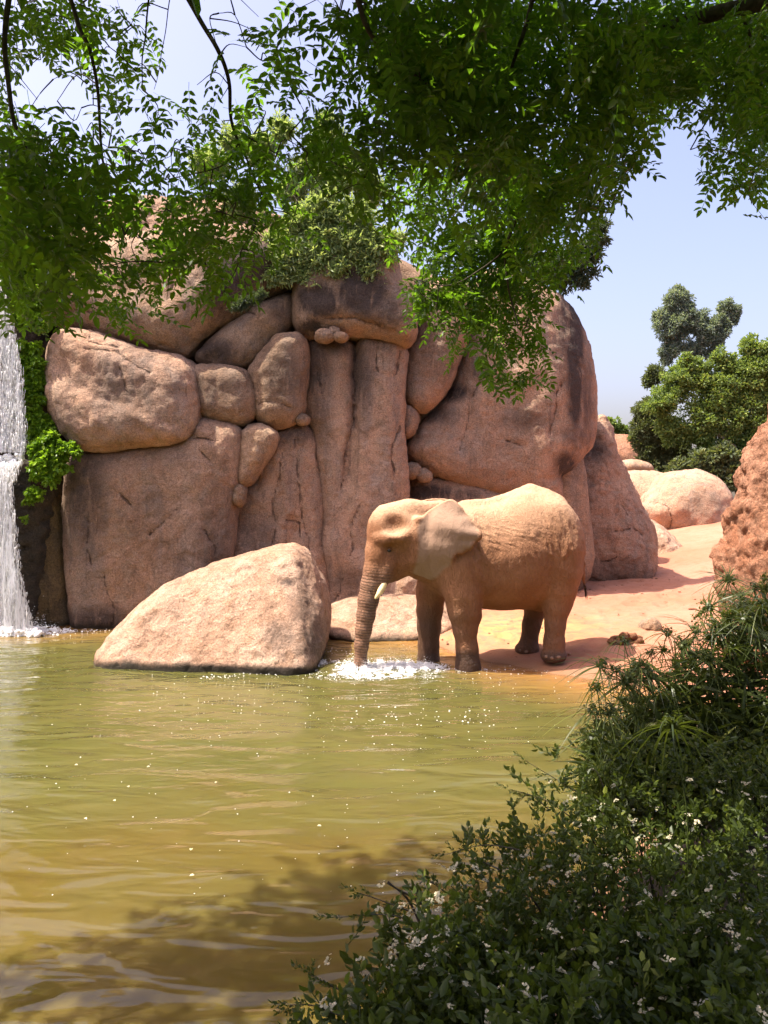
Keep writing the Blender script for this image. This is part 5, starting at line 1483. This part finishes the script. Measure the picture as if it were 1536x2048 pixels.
# flower heads
def flowers(seed):
    q = np.random.default_rng(seed); V, F, k = [], [], 0
    for i in range(13):
        c0 = np.array([q.normal() * .013, q.normal() * .013, q.uniform(0, .012)])
        M = frames(np.array([[q.normal() * .4, q.normal() * .4, 1]]), np.array([q.uniform(0, 6)]))[0] @ np.array([[0, 0, 1], [1, 0, 0], [0, 1, 0]])
        for p_ in range(5):
            a_ = p_ * 2 * math.pi / 5
            w = .0034
            pv = np.array([(0, 0, 0), (.0042, w, .001), (.0075, 0, .0006), (.0042, -w, .001)]) @ rotm((0, 0, 1), a_).T
            V.append(pv @ M.T + c0); F.append([(k, k + 1, k + 2, k + 3)]); k += 4
    return mesh('flower_head', np.concatenate(V), np.concatenate([np.array(f) for f in F]), False)
fm = [flowers(i) for i in range(3)]
for me_ in fm: me_.materials.append(PETAL)
FL = [(1060, 1940), (1110, 1870), (1430, 1800), (1460, 1850), (1350, 1790), (1180, 1640), (1250, 1760), (1230, 1720), (990, 1950), (1080, 2000), (900, 1960), (950, 1990), (1400, 2010), (1300, 2020), (1500, 1880), (1520, 1990), (1220, 1930), (1150, 1900), (1340, 1920)]
for _ in range(120):
    y_ = r.uniform(1560, 2040); x_ = r.uniform(max(620, 2560 - y_ * 1.0 - 80), 1530)
    if y_ < 1700 and x_ < 1050: continue
    FL.append((x_ + 20, y_))
for _ in range(26): FL.append((r.uniform(780, 900), r.uniform(1800, 1950)))
for k, (x_, y_) in enumerate(FL):
    o = bpy.data.objects.new('flower_head', fm[k % 3]); S.collection.objects.link(o); o.parent = bush
    o.location = W(x_, y_, byd(y_, x_) - .11 + r.uniform(-.03, .03)) - bb
    o.rotation_euler = (r.uniform(.1, .9), r.uniform(-.4, .4), r.uniform(0, 6)); o.scale = (r.uniform(.6, .95),) * 3

# ------------------------------------------------------------------ umbrella sedge
sb = np.array([2.2, 5.0, 0.35])
sedge = empty('umbrella_sedge', sb, 'clump of umbrella sedge with drooping radiating leaves at the water edge', 'plant')
def umbel(seed, n=20, L=.20):
    q = np.random.default_rng(seed); V, F, k = [], [], 0
    for i in range(n):
        a_ = i * 2 * math.pi / n + q.uniform(-.15, .15); l_ = L * q.uniform(.75, 1.1); e0 = q.uniform(.1, .5)
        tt = np.linspace(0, 1, 6)
        rr = l_ * tt * math.cos(e0) ; zz = l_ * (tt * math.sin(e0) - (0.75 + q.uniform(-.2, .4)) * tt ** 2)
        w = .0036 * (1 - tt ** 2 * .85)
        c_, s_ = math.cos(a_), math.sin(a_)
        ctr = np.stack([rr * c_, rr * s_, zz], 1); sd = np.array([-s_, c_, 0])
        V += [ctr + sd * w[:, None], ctr - sd * w[:, None]]
        F.append(np.array([(k + j, k + j + 1, k + 7 + j, k + 6 + j) for j in range(5)])); k += 12
    for i in range(34):      # seed heads in the middle
        d = q.normal(size=3); d[2] = abs(d[2]) + .5; d /= np.linalg.norm(d); l_ = q.uniform(.02, .055)
        s_ = np.cross(d, (1, 0, 0)); s_ /= np.linalg.norm(s_)
        p = d * l_
        V.append(np.array([s_ * .0006, p + s_ * .0006, p - s_ * .0006, -s_ * .0006])); F.append(np.array([(k, k + 1, k + 2, k + 3)])); k += 4
        for z_ in range(3):
            c1 = p + q.normal(size=3) * .005; u = q.normal(size=3) * .0045; v_ = np.cross(u, d)
            V.append(np.array([c1 - u, c1 + v_ * .8, c1 + u, c1 - v_ * .8])); F.append(np.array([(k, k + 1, k + 2, k + 3)])); k += 4
    return mesh('umbel', np.concatenate(V), np.concatenate(F), False)
um = [umbel(i, 18 + 2 * i, .21) for i in range(3)]
for me_ in um: me_.materials.append(LEAF_SEDGE)
HEADS = [(1480, 1215, 5.6), (1510, 1180, 5.7), (1535, 1160, 5.8), (1450, 1195, 5.9), (1525, 1215, 5.4), (1495, 1245, 5.3), (1460, 1235, 5.4), (1430, 1250, 5.5), (1248, 1285, 5.6), (1335, 1270, 5.6), (1200, 1335, 5.2), (1232, 1345, 5.2), (1195, 1380, 5.0), (1250, 1365, 5.2), (1185, 1428, 4.9), (1215, 1430, 4.9), (1290, 1345, 5.3), (1480, 1195, 6.0), (1455, 1160, 6.2), (1400, 1240, 5.8), (1420, 1215, 5.8), (1500, 1230, 5.7), (1440, 1260, 5.5),
         (1370, 1290, 5.4), (1180, 1480, 4.8), (1230, 1500, 4.8), (1345, 1455, 3.9), (1200, 1540, 4.6), (1270, 1430, 5.0), (1320, 1390, 5.1), (1532, 1180, 5.9), (1380, 1330, 5.2), (1300, 1310, 5.5), (1465, 1300, 5.3), (1520, 1280, 5.3)]
for _ in range(84):
    x_ = 1215 + 345 * r.uniform(0, 1) ** .75; lo = np.interp(x_, [1190, 1300, 1400, 1450, 1536], [1380, 1290, 1250, 1210, 1170]); y_ = r.uniform(lo, 1590)
    HEADS.append((x_, y_, np.interp(y_, [1200, 1400, 1600], [5.6, 5.1, 4.6]) + r.uniform(0, .5)))
for k, (x_, y_, Yh) in enumerate(HEADS):
    top_ = W(x_, y_, Yh)
    gx_, gy_ = top_[0] + r.uniform(-.05, .35), top_[1] + r.uniform(-.15, .25)
    bot = np.array([gx_, gy_, min(top_[2] - .2, max(0.0, gz(gx_, gy_)))])
    pth = catmull([bot, bot * .45 + top_ * .55 + np.array([.05, 0, .05]), top_], 5)
    stem = link('stem', mesh('stem', *tube(pth - sb, np.linspace(.0045, .0028, len(pth)), 5)), LEAF_SEDGE, sedge)
    o = bpy.data.objects.new('umbel', um[k % 3]); S.collection.objects.link(o); o.parent = stem
    o.location = top_ - sb; o.rotation_euler = (r.normal() * .45, r.normal() * .45, r.uniform(0, 6)); o.scale = (r.uniform(1.0, 1.5),) * 3
# low leaves that fill the foot of the sedge
n = 2600
x_ = 1190 + 450 * r.uniform(0, 1, n) ** .8; y_ = r.uniform(0, 1, n); lo = np.interp(x_, [1190, 1250, 1330, 1450, 1536], [1530, 1460, 1370, 1280, 1200]); y_ = lo + (1640 - lo) * y_
Pn = np.array([W(a_, b_, np.interp(b_, [1200, 1400, 1600], [5.7, 5.2, 4.6]) + r.uniform(.05, .5)) for a_, b_ in zip(x_, y_)])
D = r.normal(size=(n, 3)) * np.array([.9, .6, .5]) + np.array([-.1, -.2, .35])
bv, bf = blade(.19, .008, .1, .35)
bvw, bfw = sprig(9, 10, .15)
bag = Bag(); bag.add(*scatter(bv, bf, Pn - sb, frames(D, r.uniform(-2, 2, n)), r.uniform(.8, 1.5, n)))
ix = np.where(y_ > 1470)[0][:420]
bag.add(*scatter(bvw, bfw, Pn[ix] - sb + np.array([0, .25, 0]), frames(D[ix] + (0, 0, .5), r.uniform(-2, 2, len(ix))), r.uniform(.9, 1.3, len(ix))))
link('foliage', bag.mesh('foliage', False), LEAF_SEDGE, sedge, kind='stuff')
